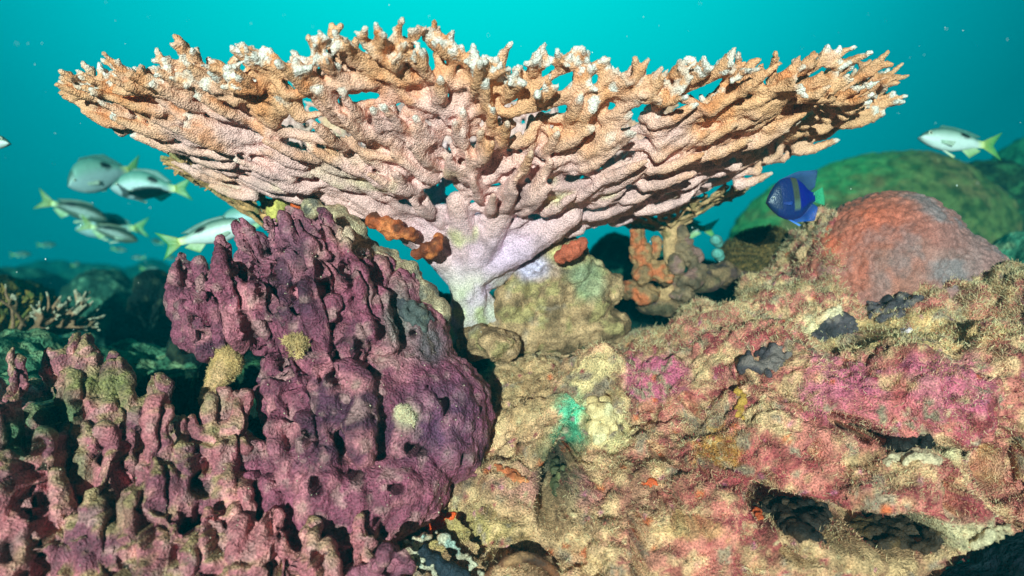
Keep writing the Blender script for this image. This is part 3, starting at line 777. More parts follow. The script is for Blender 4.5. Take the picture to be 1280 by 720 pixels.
# ------------------------------------------------------------------ small things on the rock and the purple coral
ORG = (rgb(206, 88, 44), rgb(150, 62, 34), rgb(214, 130, 84))
crust('encrusting_sponge', 'small bright orange sponge patch on tan rock beneath the purple mound', 'sponge', 548, 650, 20, 10, -15, (rgb(238, 74, 26), rgb(240, 92, 34)), .005, 46)
crust('encrusting_sponge', 'tiny round orange-red sponge in the dark gap below the coral stalk', 'sponge', 596, 420, 10, 13, 0, ORG, .007, 24)
crust('encrusting_sponge', 'orange sponge smear on the tan rock just under the purple mound edge', 'sponge', 640, 594, 22, 6, 28, (rgb(206, 128, 80), rgb(190, 100, 60)), .0035, 40)
crust('encrusting_sponge', 'orange sponge hanging beside the dark overhang of the pink rock', 'sponge', 945, 645, 12, 16, 0, ORG, .004, 36)
crust('encrusting_sponge', 'faint orange sponge speck on pinkish rock above the narrow dark slit', 'sponge', 812, 603, 12, 6, 0, ORG, .003, 20)
crust('encrusting_sponge', 'mustard yellow sponge strip running down the pink rock', 'sponge', 925, 498, 10, 34, 8, (rgb(188, 142, 62), rgb(170, 120, 50)), .0035, 46)
crust('encrusting_sponge', 'pale yellow patch at the crest of the rock under the orange dome coral', 'sponge', 1170, 330, 24, 16, -10, (rgb(222, 200, 150), rgb(196, 160, 110), rgb(236, 226, 214)), .008, 40)
GR = (rgb(84, 72, 78), rgb(52, 46, 52), rgb(120, 104, 100))
crust('grey_sponge', 'dark grey lobed sponge on fuzzy pink rock, lowest of the grey row', 'sponge', 955, 450, 34, 17, -8, GR, .006, 80, group='grey sponges along the rock crest')
crust('grey_sponge', 'dark grey sponge in the middle of the row below the orange dome', 'sponge', 1045, 408, 32, 15, -28, GR, .006, 80, group='grey sponges along the rock crest')
crust('grey_sponge', 'grey sponge highest of the row, closest to the orange dome', 'sponge', 1112, 382, 36, 18, -22, GR, .006, 90, group='grey sponges along the rock crest')
crust('pale_crust', 'cream streak of bare rock between two dark grey sponges', 'crust', 1048, 388, 34, 6, -28, (rgb(232, 206, 170), rgb(220, 180, 140)), .0035, 60)
crust('sponge_and_shade', 'dark brown lining with painted shade in the wide overhang low in the pink rock', 'sponge', 1110, 668, 66, 21, 5, (rgb(56, 40, 24), rgb(34, 26, 18), rgb(84, 62, 34)), .008, 120)  # brown lining, coloured darker to put the overhang's shade in
crust('sponge_and_shade', 'blackish brown lining painted as shade at the left end of the wide overhang', 'sponge', 1000, 645, 46, 24, 14, (rgb(40, 28, 20), rgb(24, 18, 14), rgb(62, 44, 28)), .008, 90)  # shade of the deep end given as a blackish lining
crust('sponge_and_shade', 'blackish lining painted as shade in the thin crevice above the cream lip', 'sponge', 1135, 556, 44, 8, -2, (rgb(36, 28, 24), rgb(20, 16, 14)), .006, 60)  # crevice shade painted as near-black crust
crust('sponge_and_shade', 'dark green brown lining painted as shade in the vertical hollow beside the pale yellow knob', 'sponge', 696, 615, 20, 46, 4, (rgb(84, 84, 54), rgb(54, 56, 36), rgb(110, 108, 66)), .005, 60)  # the hollow's shade is put into this lining's colour
crust('pale_crust', 'white pink fleck of crust below the middle grey sponge', 'crust', 1132, 415, 8, 5, 0, (rgb(236, 210, 210), rgb(220, 190, 196)), .003, 20)
crust('pale_crust', 'cream crusted lip beneath the thin dark crevice in the pink rock', 'crust', 1150, 572, 46, 8, -3, (rgb(206, 184, 150), rgb(190, 160, 130)), .005, 60)
crust('pale_crust', 'cream coloured crust at the lower right edge of the rock', 'crust', 1235, 672, 34, 8, -28, (rgb(204, 186, 150), rgb(176, 156, 122)), .004, 50)
crust('pale_crust', 'smooth pale yellow knob on the rock beside a mint green hollow', 'crust', 748, 520, 20, 34, 14, (rgb(228, 198, 146), rgb(212, 176, 124), rgb(234, 214, 166)), .007, 60, disp=((.006, 30), (.003, 120)))
crust('sponge_and_shade', 'blackish sponge blob on the greenish knob behind the stalk', 'sponge', 660, 378, 12, 13, 0, (rgb(48, 58, 58), rgb(34, 42, 44)), .006, 26)
crust('sponge_and_shade', 'dark grey-green sponge on rock below the greenish knob', 'sponge', 640, 410, 17, 17, 0, (rgb(70, 78, 72), rgb(50, 56, 54)), .006, 40)
crust('sponge_and_shade', 'slate grey sponge on the ridge behind the fuzzy tan turf', 'sponge', 756, 381, 20, 13, 0, (rgb(92, 94, 96), rgb(60, 62, 66)), .007, 46)
crust('sponge_and_shade', 'dark grey crust on the upper right shoulder of the purple mound', 'sponge', 520, 392, 26, 18, 40, (rgb(82, 86, 84), rgb(62, 60, 66), rgb(120, 118, 104)), .0045, 70)
FZ = (rgb(200, 168, 118), rgb(176, 140, 98))
for (lab, x, y, rx, ry, rot, cols, n, L) in [
    ('yellow tan fuzzy tuft growing in the middle of the ridged purple mound', 370, 430, 14, 14, 0, FZ, 26, .010),
    ('tan fuzzy club leaning across the dark gap between purple corals', 0, 0, 0, 0, 0, None, 0, 0),
    ('cream fuzzy patch on the smooth face of the purple mound', 508, 518, 13, 9, 40, (rgb(222, 202, 168), rgb(200, 176, 140)), 30, .006)]:
    if cols:
        g = crust('tuft_algae', lab, 'algae', x, y, rx, ry, rot, cols, .004, n)
        if g:
            o, V, F, nn, c = g
            fn = nn[F[:, 0]]; i, q = sample_faces(V, F, 900, (fn[:, 1] < .2) * 1.0)
            f_ = filaments('filament', q, fn[i], np.tile(cols[0], (len(q), 1)), L * .4, L, .0006, o)
# the fuzzy club
def club():
    a, b = P(286, 452, .97), P(262, 492, .95)
    o, V, F, nn, c = growth('fuzzy_sponge', 'tan fuzzy club leaning across the dark gap between the two purple corals', 'sponge',
        [(a, .021), (a + Vector((-.004, 0, .006)), .019)], M['sponge'], flat(rgb(206, 160, 120), rgb(190, 150, 96)), .003, 3, ((.004, 50), (.002, 150)),
        tubes=[([a, a.lerp(b, .5), b, P(256, 502, .93)], [.021, .018, .012, .008], 10)])
    i, q = sample_faces(V, F, 5200, np.ones(len(F))); filaments('filament', q, nn[F[:, 0]][i], mixc(c[F[:, 0]][i], rgb(222, 196, 140), np.full(len(q), .5)), .002, .006, .00045, o)
club()
def simple(name, label, cat, specs, mt, cols, voxel=.004, disp=((.008, 30), (.004, 90)), group=None, lilac=False, **k):
    f = flat(*cols)
    def g(V, n, w):
        c = f(V, n, w); px, py = pix(V); z = fbm(V, 30, 3, 44)
        c = mixc(c, rgb(206, 186, 212), np.clip(gauss(px, py, 662, 333, 26, 18) * 1.7 + z * .5 - .2, 0, 1)); c = mixc(c, rgb(206, 196, 130), np.clip(gauss(px, py, 705, 318, 22, 12) * 1.7 + z * .5 - .3, 0, 1) * .7)
        return mixc(c, rgb(156, 168, 132), np.clip(gauss(px, py, 735, 350, 22, 26) * 1.7 + z * .5 - .2, 0, 1) * .7)
    return growth(name, label, cat, [(P(x, y, Y_), r) for x, y, Y_, r in specs], M[mt], g if lilac else f, voxel, 7 if lilac else 3, disp, group, **k)
simple('beige_rock', 'pale beige encrusted rock knobs between the purple mound and the coral stalk', 'rock',
    [(432, 292, 1.10, (.034, .04, .03)), (452, 318, 1.09, (.030, .04, .03)), (476, 330, 1.09, (.032, .04, .028)), (500, 345, 1.09, (.034, .04, .026)), (524, 368, 1.08, (.030, .04, .022)), (545, 392, 1.08, (.022, .03, .026)), (420, 268, 1.12, (.024, .03, .02)), (392, 262, 1.12, (.02, .03, .02))],
    'rock', (rgb(208, 184, 150), rgb(160, 134, 108), rgb(126, 116, 104)))
simple('orange_sponge', 'thick orange brown sponge lobes under the coral, left of its stalk', 'sponge',
    [(468, 276, 1.09, .014), (482, 282, 1.085, .016), (497, 288, 1.085, .015), (510, 292, 1.09, .013), (488, 290, 1.09, .014), (516, 296, 1.1, .010)], 'sponge', (rgb(176, 84, 44), rgb(96, 48, 28), rgb(206, 116, 66)), .0028, ((.008, 45), (.003, 120)))
simple('orange_sponge', 'lower orange sponge lobes touching the pale rock beside the stalk', 'sponge',
    [(520, 318, 1.09, .012), (532, 312, 1.085, .013), (545, 306, 1.09, .012), (548, 298, 1.1, .010), (540, 316, 1.09, .010)], 'sponge', (rgb(186, 88, 46), rgb(110, 52, 30), rgb(210, 120, 66)), .0028, ((.008, 45), (.003, 120)))
simple('orange_sponge', 'red orange sponge wedge hanging under the coral right of the stalk', 'sponge',
    [(700, 322, 1.13, .012), (710, 316, 1.12, .014), (720, 310, 1.12, .013), (728, 304, 1.12, .010)], 'sponge', (rgb(190, 92, 66), rgb(140, 58, 38)), .0028, ((.006, 45), (.003, 120)))
simple('orange_sponge', 'small pure orange sponge under the left side of the table coral', 'sponge',
    [(372, 258, 1.16, .011), (383, 252, 1.16, .012), (394, 250, 1.17, .010)], 'sponge', (rgb(226, 104, 36), rgb(206, 84, 30)), .0028, ((.003, 50), (.001, 150)))
simple('yellow_crust', 'pale yellow lump beneath the table coral near the small orange sponge', 'sponge',
    [(360, 246, 1.2, (.024, .02, .018)), (345, 262, 1.2, (.018, .02, .02)), (372, 240, 1.2, (.018, .02, .012))], 'sponge', (rgb(206, 184, 96), rgb(176, 160, 84)), .003)
simple('rock_outcrop', 'greenish yellow rock outcrop with a lilac cap just behind the coral stalk', 'rock',
    [(712, 330, 1.24, (.045, .05, .05)), (690, 318, 1.23, (.032, .04, .028)), (740, 352, 1.25, (.035, .04, .05)), (768, 362, 1.26, (.022, .03, .03)), (672, 332, 1.23, (.03, .04, .02)), (650, 360, 1.24, (.035, .04, .05)), (690, 370, 1.24, (.05, .05, .05)), (634, 390, 1.22, (.03, .03, .05)), (735, 385, 1.25, (.05, .05, .03)), (610, 400, 1.24, (.035, .04, .04)), (600, 425, 1.2, (.04, .05, .03)), (625, 430, 1.17, (.04, .06, .03)), (700, 408, 1.25, (.07, .06, .045)), (750, 405, 1.27, (.06, .06, .035)), (655, 410, 1.24, (.05, .05, .045))],
    'rock', (rgb(196, 154, 116), rgb(126, 98, 72), rgb(170, 146, 100)), disp=((.016, 20), (.007, 60), (.004, 120)), lilac=True)
# finger sponges in the gap under the coral
FS = (rgb(160, 118, 80), rgb(104, 80, 56), rgb(186, 98, 60))
simple('finger_sponge', 'knobby tan and orange finger sponge, first in the row under the plate edge', 'sponge',
    [(797, 295, 1.32, (.016, .016, .022)), (800, 318, 1.32, (.022, .02, .026)), (804, 342, 1.31, (.022, .02, .024)), (820, 310, 1.33, (.013, .013, .024)), (824, 338, 1.31, (.02, .02, .022)), (832, 350, 1.30, (.017, .02, .015)), (786, 360, 1.33, (.015, .02, .02)), (806, 368, 1.33, (.03, .03, .02))], 'sponge', FS, .0032, ((.009, 45), (.005, 110)), group='finger sponges below the plate')
simple('finger_sponge', 'brown finger sponge with pinkish flank beside the green fish tail', 'sponge',
    [(851, 292, 1.36, (.016, .016, .02)), (853, 310, 1.36, (.022, .02, .022)), (845, 330, 1.35, (.018, .02, .02)), (864, 322, 1.36, (.02, .02, .022)), (872, 340, 1.35, (.018, .02, .02)), (860, 352, 1.35, (.034, .03, .016)), (848, 368, 1.36, (.03, .03, .016))], 'sponge', (rgb(138, 108, 82), rgb(90, 72, 56), rgb(140, 100, 92)), .0032, ((.009, 45), (.005, 110)), group='finger sponges below the plate')
simple('reef_ledge', 'brown crusted ledge carrying finger sponges below the right half of the plate', 'rock',
    [(900, 342, 1.42, (.05, .05, .028)), (930, 350, 1.42, (.05, .05, .026)), (880, 352, 1.4, (.04, .04, .02)), (835, 380, 1.4, (.07, .05, .025)), (960, 352, 1.42, (.04, .05, .03))], 'rock', (rgb(146, 112, 84), rgb(96, 82, 62), rgb(90, 66, 62)), disp=((.012, 25), (.003, 90)))
for i, (x, y, lab) in enumerate([(895, 300, 'pale teal ball shaped sea squirt, upper of two beside the brown striped coral'), (897, 317, 'pale teal ball shaped sea squirt, lower of two on the crusted ledge')]):
    simple('sea_squirt', lab, 'sea squirt', [(x, y, 1.36, (.0125, .012, .011)), (x + 3, y + 4, 1.365, (.010, .01, .010))], 'sponge', (rgb(100, 160, 150), rgb(80, 130, 122)), .0022, ((.001, 60),), group='pale sea squirts')
def striped():
    def colf(V, n, w):
        c0 = P(955, 318, 1.45); a = np.arctan2(V[:, 2] - c0.z, V[:, 0] - c0.x) + .15 * vn(V, 30, 3)
        s = np.sin(a * 34) * .5 + .5; return mixc(rgb(40, 34, 22), rgb(116, 88, 50), s * sst(-.5, .3, fbm(V, 20, 2, 4)))
    o, V, F, n, c = growth('spiny_coral', 'dark brown bristly rounded coral in the shade left of the orange dome', 'coral', [(P(955, 322, 1.45), (.084, .06, .064)), (P(928, 325, 1.44), (.05, .05, .045)), (P(975, 328, 1.45), (.06, .05, .06))], M['far'], colf, .004, 4, ((.006, 20), (.003, 60)))
    i, q = sample_faces(V, F, 6000, (n[F[:, 0]][:, 1] < .3) * 1.0); filaments('bristle', q, n[F[:, 0]][i], mixc(c[F[:, 0]][i], rgb(110, 96, 56), np.full(len(q), .4)), .006, .015, .0008, o)
striped(); log('small growths')

# ------------------------------------------------------------------ small table corals behind
def mini_table(name, label, center, ax, ay, prof, nrim, nring, cols, rad, tips=True, tilt=0.0, stalk=None):
    acc = Acc(); rnd = random.Random(nrim)
    def pos(t, rho):
        c, s = math.cos(t), math.sin(t)
        return Vector(center) + Vector((ax * c * rho, ay * s * rho, prof * rho ** .8 + tilt * c * rho)) * (1 + .06 * math.sin(5 * t))
    prev = None
    for i in range(nring):
        rho = .12 + .88 * i / (nring - 1); n = max(7, int(nrim * rho)); ring = []
        for k in range(n):
            t = 2 * math.pi * (k + rnd.uniform(-.3, .3)) / n
            ring.append((t, pos(t, rho + rnd.uniform(-.4, .4) / nring) + Vector((0, 0, rnd.gauss(0, rad * .8)))))
        for t, p in ring:
            if prev is None: acc.tube([Vector(center) - Vector((0, 0, .02)), p], [rad * 1.6, rad * 1.2], 6)
            else:
                o = sorted(prev, key=lambda q: abs(math.remainder(q[0] - t, 2 * math.pi)))
                acc.tube([o[0][1], p], [rad, rad * .85], 6)
                if rnd.random() < .35: acc.tube([o[1][1], p], [rad * .8, rad * .7], 6)
            if i > nring * .5 and rnd.random() < .75:
                for q in range(rnd.choice((1, 2))):
                    d = (Vector((math.cos(t) * ax, math.sin(t) * ay, 0)).normalized() * rnd.uniform(.3, 1.2) + Vector((rnd.gauss(0, .5), rnd.gauss(0, .5), rnd.uniform(-.3, .8)))).normalized()
                    acc.tube([p, p + d * rnd.uniform(1.8, 3.6) * rad], [rad * .8, rad * .45], 6)
        prev = ring
    if stalk: acc.tube([Vector(center) + Vector((0, 0, .01)), Vector(center) - Vector((0, 0, stalk * .5)), Vector(center) - Vector((.01, 0, stalk))], [rad * 4, rad * 3, rad * 4.5], 10)
    V, F = fuse(acc, rad * .55, 2, .4); n = vnormals(V, F)
    V = V + n * (vn(V, 120, 4) * .0012)[:, None]
    c = mixc(cols[0], cols[1], sst(-.3, .4, fbm(V, 16, 3, 4))); c = mixc(c, cols[2], sst(.1, .5, fbm(V, 40, 2, 8)))
    o = link(name, set_mesh(bpy.data.meshes.new(name), V - np.array(center), F, c), M['table_far']); o.location = center
    tag(o, label, 'coral'); return o
mini_table('small_table_coral', 'small brown table coral with fine twigs tucked under the left side of the large one', P(350, 300, 1.27), .20, .12, .11, 66, 12, (rgb(216, 160, 108), rgb(150, 114, 76), rgb(150, 140, 90)), .0046, tilt=-.03, stalk=.25)
mini_table('small_table_coral', 'small brown table coral showing beneath the right underside of the large one', P(838, 292, 1.36), .15, .11, .06, 50, 9, (rgb(200, 152, 110), rgb(136, 110, 78), rgb(150, 120, 80)), .0042, tilt=.03, stalk=.12)

# ------------------------------------------------------------------ reef farther back
FG = (rgb(60, 92, 72), rgb(36, 56, 44), rgb(104, 130, 96))
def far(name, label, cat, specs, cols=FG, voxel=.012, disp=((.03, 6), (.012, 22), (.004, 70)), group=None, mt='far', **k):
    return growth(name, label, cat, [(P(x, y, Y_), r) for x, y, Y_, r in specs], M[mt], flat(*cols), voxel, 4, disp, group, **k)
def leather():
    def colf(V, n, w):
        px, py = pix(V)
        c = mixc(rgb(88, 98, 54), rgb(116, 100, 62), sst(-.2, .35, fbm(V, 14, 4, 5)))
        c = mixc(c, rgb(34, 60, 30), sst(.05, .35, fbm(V, 40, 3, 9)) * .8)
        edge = sst(.35, .9, n[:, 2] + .35 * -n[:, 0] * (px < 1010))  # top light painted as brighter green on upward and left-facing skin
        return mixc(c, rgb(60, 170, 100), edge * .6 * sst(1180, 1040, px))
    growth('leather_coral', 'huge smooth green domed soft coral behind the orange dome coral', 'coral',
        [(P(1110, 312, 2.7), (.50, .35, .385)), (P(1020, 315, 2.7), (.34, .28, .30)), (P(955, 335, 2.65), (.17, .2, .2))], M['leather'], colf, .012, 5, ((.02, 5), (.008, 24), (.004, 70)))
leather()
far('green_bommie', 'dark green coral boulder sloping down behind the orange dome to the frame edge', 'rock', [(1225, 310, 2.75, (.30, .3, .36)), (1290, 320, 2.75, (.28, .3, .37)), (1180, 290, 2.6, (.15, .2, .2))], (rgb(40, 58, 36), rgb(22, 38, 28), rgb(56, 96, 60)))
far('green_bommie', 'teal green coral lobe rising at the frame edge below the white fish tail', 'rock', [(1290, 225, 3.4, (.20, .2, .2)), (1262, 240, 3.4, (.10, .2, .13)), (1240, 232, 3.5, (.06, .1, .06))], (rgb(50, 120, 84), rgb(30, 80, 56), rgb(60, 140, 96)))
far('teal_boulder', 'algae covered boulder at the frame edge behind the orange dome coral', 'rock', [(1262, 360, 2.0, (.14, .2, .12)), (1300, 350, 1.9, (.14, .2, .14)), (1235, 390, 1.9, (.1, .1, .08))], (rgb(84, 140, 110), rgb(40, 80, 60), rgb(150, 160, 120)), voxel=.008)
far('reef_wall', 'reef wall toned dark for shade seen through the gap under the right half of the plate', 'rock', [(760, 380, 2.1, (.22, .15, .13)), (850, 370, 2.2, (.22, .15, .14)), (960, 370, 2.2, (.2, .15, .14)), (690, 400, 2.0, (.16, .15, .2)), (770, 330, 2.2, (.10, .12, .10))], (rgb(18, 44, 36), rgb(10, 26, 22), rgb(34, 80, 62)))  # wall colours kept very dark to carry the shade of the gap
far('shade_toned_rock', 'rock toned dark for shade in the hollow between coral stalk and purple mound', 'rock', [(560, 440, 1.45, (.08, .08, .13)), (590, 470, 1.35, (.06, .06, .08)), (530, 420, 1.5, (.09, .08, .12)), (640, 440, 1.45, (.09, .06, .08))], (rgb(24, 44, 36), rgb(12, 24, 20), rgb(40, 60, 46)), voxel=.006)  # shade of the hollow is in the near-black base colours
far('round_coral', 'rounded dark teal coral head on the seabed behind the low purple coral', 'coral', [(128, 385, 2.6, (.135, .14, .15)), (150, 400, 2.6, (.11, .12, .12)), (112, 400, 2.55, (.10, .12, .11))], (rgb(50, 84, 70), rgb(28, 50, 42), rgb(96, 130, 104)), voxel=.009, disp=((.012, 8), (.01, 30), (.006, 60)))
far('shade_toned_rock', 'dark knobby rock between the round coral head and the purple mound', 'rock', [(195, 385, 2.1, (.075, .1, .12)), (225, 400, 1.9, (.08, .1, .13)), (175, 420, 2.1, (.09, .1, .10)), (250, 450, 1.6, (.07, .08, .09))], (rgb(22, 36, 32), rgb(12, 20, 20), rgb(60, 66, 50)), voxel=.008)
far('shade_toned_rock', 'algae rock toned dark for shade filling the hole between tall mound and low purple coral', 'rock', [(300, 500, 1.25, (.10, .06, .10)), (235, 500, 1.35, (.10, .06, .06)), (350, 540, 1.15, (.05, .04, .08))], (rgb(26, 54, 40), rgb(12, 26, 22), rgb(50, 90, 60)), voxel=.006)  # dark greens paint the shade of the hole
far('algae_boulder', 'sunlit mint green boulder top behind the low purple coral', 'rock', [(170, 470, 1.55, (.14, .12, .06)), (100, 480, 1.45, (.12, .12, .07)), (30, 470, 1.35, (.12, .12, .09)), (230, 462, 1.6, (.11, .12, .05)), (10, 520, 1.2, (.1, .1, .08))], (rgb(84, 130, 98), rgb(44, 78, 58), rgb(130, 150, 110)), voxel=.006, disp=((.035, 9), (.016, 26), (.006, 70)))
far('green_weed_rock', 'dark green weedy rock at the left frame edge above the tan twig coral', 'rock', [(5, 385, 1.8, (.07, .1, .09)), (35, 380, 2.1, (.06, .1, .07)), (-15, 420, 1.6, (.08, .1, .08)), (60, 400, 2.2, (.08, .08, .06))], (rgb(40, 62, 34), rgb(28, 44, 26), rgb(110, 92, 40)), voxel=.007, disp=((.01, 15), (.012, 45), (.004, 110)))
rr = random.Random(5)
for k, (x, y, Y_, s) in enumerate([(20, 345, 4.2, .30), (75, 352, 5.0, .26), (160, 345, 4.6, .22), (196, 352, 3.6, .16), (110, 338, 6.5, .4), (-40, 350, 3.6, .3), (240, 345, 5.0, .3), (60, 335, 8.0, .5), (190, 333, 8.5, .5), (300, 340, 6.0, .5),
        (700, 345, 4.5, .4), (820, 335, 5.5, .5), (880, 345, 3.8, .3), (1235, 300, 4.6, .5), (1190, 250, 5.5, .7)]):
    w = [ 'hazy low coral heap far off at the left frame edge', 'hazy coral heap behind the round coral head, small and low', 'far coral hump between round coral head and purple mound', 'dark coral bump just behind the dark knobby rock', 'broad hazy coral rise beyond the round coral head', 'dark coral heap cut by the left frame edge',
        'hazy coral hump behind the purple mound tip', 'very faint broad reef rise at the left horizon', 'very faint reef rise on the horizon above the dark rock', 'hazy reef hump hidden behind the ridged purple columns',
        'hazy reef hump seen through the gap right of the stalk', 'far reef hump under the right part of the plate', 'teal reef mound behind the green tailed fish', 'hazy reef mound behind the orange dome by the frame edge', 'tall hazy reef mound far behind the white fish'][k]
    far('reef_mound', w, 'reef', [(x, y + 25, Y_, (s, s * .7, s * .62)), (x + 60 / Y_, y + 32, Y_, (s * .7, s * .6, s * .5)), (x - 90 / Y_, y + 34, Y_, (s * .6, s * .5, s * .45))],
        (rgb(40, 80, 66), rgb(26, 54, 46), rgb(70, 110, 90)), voxel=.022 if Y_ < 5 else .035, disp=((.06, 4), (.03, 12), (.012, 30)), group='reef mounds on the far seabed')
log('far reef')

# twig corals on the left
def twig(name, label, bases, dirs, n, rad, cols, seed, tipc=None):
    rnd = random.Random(seed); acc = Acc(); tips = []
    def grow(p, d, r, lv):
        L = rnd.uniform(.03, .05) * (.8 ** lv); q = p + d * L
        acc.tube([p, q], [r, r * .85], 7)
        if lv >= 3: tips.append(q); return
        for k in range(rnd.choice((1, 2, 2))):
            dd = (d + Vector((rnd.gauss(0, .35), rnd.gauss(0, .35), rnd.gauss(.1, .3)))).normalized(); grow(q, dd, r * .85, lv + 1)
    for b in bases:
        for k in range(n):
            d = (Vector(dirs) + Vector((rnd.gauss(0, .3), rnd.gauss(0, .3), rnd.gauss(0, .25)))).normalized(); grow(Vector(b) + Vector((rnd.gauss(0, .012), rnd.gauss(0, .012), 0)), d, rad, 0)
    V, F = fuse(acc, rad * .45, 2, .4); td = KDTree(len(tips)); [td.insert(t, i) for i, t in enumerate(tips)]; td.balance()
    dist = np.array([td.find(v)[2] for v in V.tolist()])
    c = mixc(cols[0], cols[1], sst(-.2, .4, fbm(V, 30, 3, 3)))
    if tipc is not None: c = mixc(c, tipc, sst(rad * 2.2, rad, dist))
    ctr = V.mean(0); o = link(name, set_mesh(bpy.data.meshes.new(name), V - ctr, F, c), M['table_far']); o.location = ctr; tag(o, label, 'coral')
twig('twig_coral', 'tan branching twig coral with pale tips leaning right at the left edge', [P(28, 425, 1.45), P(40, 420, 1.45), P(62, 418, 1.5)], (.8, 0, .5), 6, .0052, (rgb(150, 110, 84), rgb(116, 92, 66)), 3, rgb(176, 164, 140))
twig('twig_coral', 'olive orange bushy twig coral cut by the left frame edge', [P(2, 430, 1.5), P(12, 425, 1.55), P(-8, 420, 1.5)], (.1, 0, 1), 7, .0055, (rgb(140, 112, 52), rgb(84, 92, 44)), 9)

# ------------------------------------------------------------------ fish
def loft_fish(name, label, px, py, Y_, length_px, heading, kind, pitch=0, roll=0, group=None, L=None, hs=1.0):
    """local frame: nose at +x, back up, side along y; length without tail fin = .80 of the total"""
    L = length_px / FPX * Y_ / max(.35, abs(math.cos(heading))); HS = hs
    if kind == 'angel':
        s_ = [0, .05, .12, .22, .35, .5, .65, .78, .88, .95, 1]; tp = [.0, .10, .19, .28, .34, .355, .33, .24, .13, .085, .08]; bt = [.0, -.08, -.15, -.23, -.29, -.31, -.29, -.21, -.11, -.075, -.07]; wd = .085
    elif kind == 'deep':
        s_ = [0, .05, .12, .22, .35, .5, .65, .78, .88, .95, 1]; tp = [.0, .075, .13, .185, .215, .21, .17, .11, .065, .045, .042]; bt = [.0, -.04, -.075, -.11, -.13, -.13, -.105, -.07, -.05, -.042, -.04]; wd = .085
    else:
        s_ = [0, .05, .12, .22, .35, .5, .65, .78, .88, .95, 1]; tp = [.0, .05, .085, .12, .14, .138, .115, .08, .052, .042, .04]; bt = [.0, -.035, -.065, -.095, -.115, -.115, -.09, -.06, -.045, -.04, -.038]; wd = .07
    tp = [v * hs for v in tp]; bt = [v * hs for v in bt]
    nS, nR = 44, 28; V = []; C = []
    def colour(s, v, y):
        if kind == 'angel':
            c = rgb(16, 38, 96)
            if .52 < s < .64 and v > -.55: c = rgb(62, 70, 60) if v > -.2 else rgb(80, 100, 90)
            elif s > .64: c = rgb(14, 26, 120)
            if s < .28: c = rgb(14, 38, 78)
            if v < -.6 and s > .2: c = rgb(16, 38, 96)
            return c
        dark, mid, bel = rgb(70, 104, 92), rgb(150, 170, 156), rgb(204, 210, 206)
        if kind == 'deep': dark, mid, bel = rgb(90, 140, 128), rgb(128, 168, 154), rgb(156, 174, 176)
        if kind == 'dark': dark, mid, bel = rgb(40, 54, 46), rgb(56, 68, 56), rgb(78, 90, 78)
        t = min(1, max(0, (v + .05) * 2.2)); c = bel * (1 - t) + mid * t
        t = min(1, max(0, (v - .52) * 3.0)); c = c * (1 - t) + dark * t
        if kind != 'dark':
            st = .5 + .5 * math.sin(v * 26 + s * 3); c = c * (.97 + .03 * st)
        d = ((s - .66) / .075) ** 2 + ((v - .50) / .26) ** 2
        if d < 1: c = rgb(10, 12, 14)
        elif d < 1.5: c = c * .5
        if s > .86: t = min(1, (s - .86) * 9); c = c * (1 - t) + rgb(200, 204, 130) * t
        if s < .16 and v > .35: c = c * .5
        return c
    for i in range(nS):
        s = (i / (nS - 1)) ** 1.25; t = np.interp(s, s_, tp) * L; b = np.interp(s, s_, bt) * L
        if i == 0: t, b = .004 * L, -.004 * L
        w = L * wd * (math.sin(math.pi * min(1, s * .92 + .06) ** .72)) ** .8 * (1 if s < .8 else 1 - (s - .8) * 3.4); w = max(w, .006 * L) if i else .003 * L
        zc, zh = (t + b) / 2, (t - b) / 2
        for k in range(nR):
            a = 2 * math.pi * k / nR; cy, cz = math.cos(a), math.sin(a)
            y = math.copysign(abs(cy) ** 1.05, cy) * w; z = zc + math.copysign(abs(cz) ** .92, cz) * zh
            V.append((L * (.42 - .80 * s), y, z)); C.append(colour(s, cz, cy))
    F = [(i * nR + k, i * nR + (k + 1) % nR, (i + 1) * nR + (k + 1) % nR, (i + 1) * nR + k) for i in range(nS - 1) for k in range(nR)]
    F += [tuple(range(nR))[::-1], tuple((nS - 1) * nR + k for k in range(nR))]
    root = empty(name, P(px, py, Y_), label, 'fish', group, (roll, pitch, heading))
    link('body', set_mesh(bpy.data.meshes.new('body'), V, F, np.array(C)), M['fish'], root)
    X = lambda s: L * (.42 - .80 * s)
    def fin(nm, base, edge, col, col2=None, th=.006, ny=0.0, yoff=0, splay=0):
        """base, edge: matching polylines (x,z); rays as shallow ridges"""
        n = 18; m = 6; B = np.array(base, float); E = np.array(edge, float)
        tb = np.linspace(0, 1, len(B)); te = np.linspace(0, 1, len(E)); V = []; C = []
        for sgn in (1, -1):
            for j in range(m):
                for i in range(n):
                    u = i / (n - 1); v = j / (m - 1)
                    bx, bz = np.interp(u, tb, B[:, 0]), np.interp(u, tb, B[:, 1]); ex, ez = np.interp(u, te, E[:, 0]), np.interp(u, te, E[:, 1])
                    h = th * L * (1 - .8 * v) * (.6 + .4 * (i % 2)) * (0.25 if i in (0, n - 1) else 1)
                    V.append((bx + (ex - bx) * v, yoff + splay * v + sgn * h * .5 + .004 * L * math.sin(u * 7 + v * 2), bz + (ez - bz) * v))
                    cc = np.array(col) if col2 is None else np.array(col) * (1 - v) + np.array(col2) * v; C.append(cc)
        q = m * n; F = []
        for j in range(m - 1):
            for i in range(n - 1):
                a, b, c, d = j * n + i, j * n + i + 1, (j + 1) * n + i + 1, (j + 1) * n + i
                F.append((a, b, c, d)); F.append((q + d, q + c, q + b, q + a))
        rim = [i for i in range(n)] + [j * n + n - 1 for j in range(1, m)] + [(m - 1) * n + i for i in range(n - 2, -1, -1)] + [j * n for j in range(m - 2, 0, -1)]
        for a, b in zip(rim, rim[1:] + rim[:1]): F.append((b, a, q + a, q + b))
        link(nm, set_mesh(bpy.data.meshes.new(nm), V, F, np.array(C)), M['fin'], root)
    tx = X(.97)
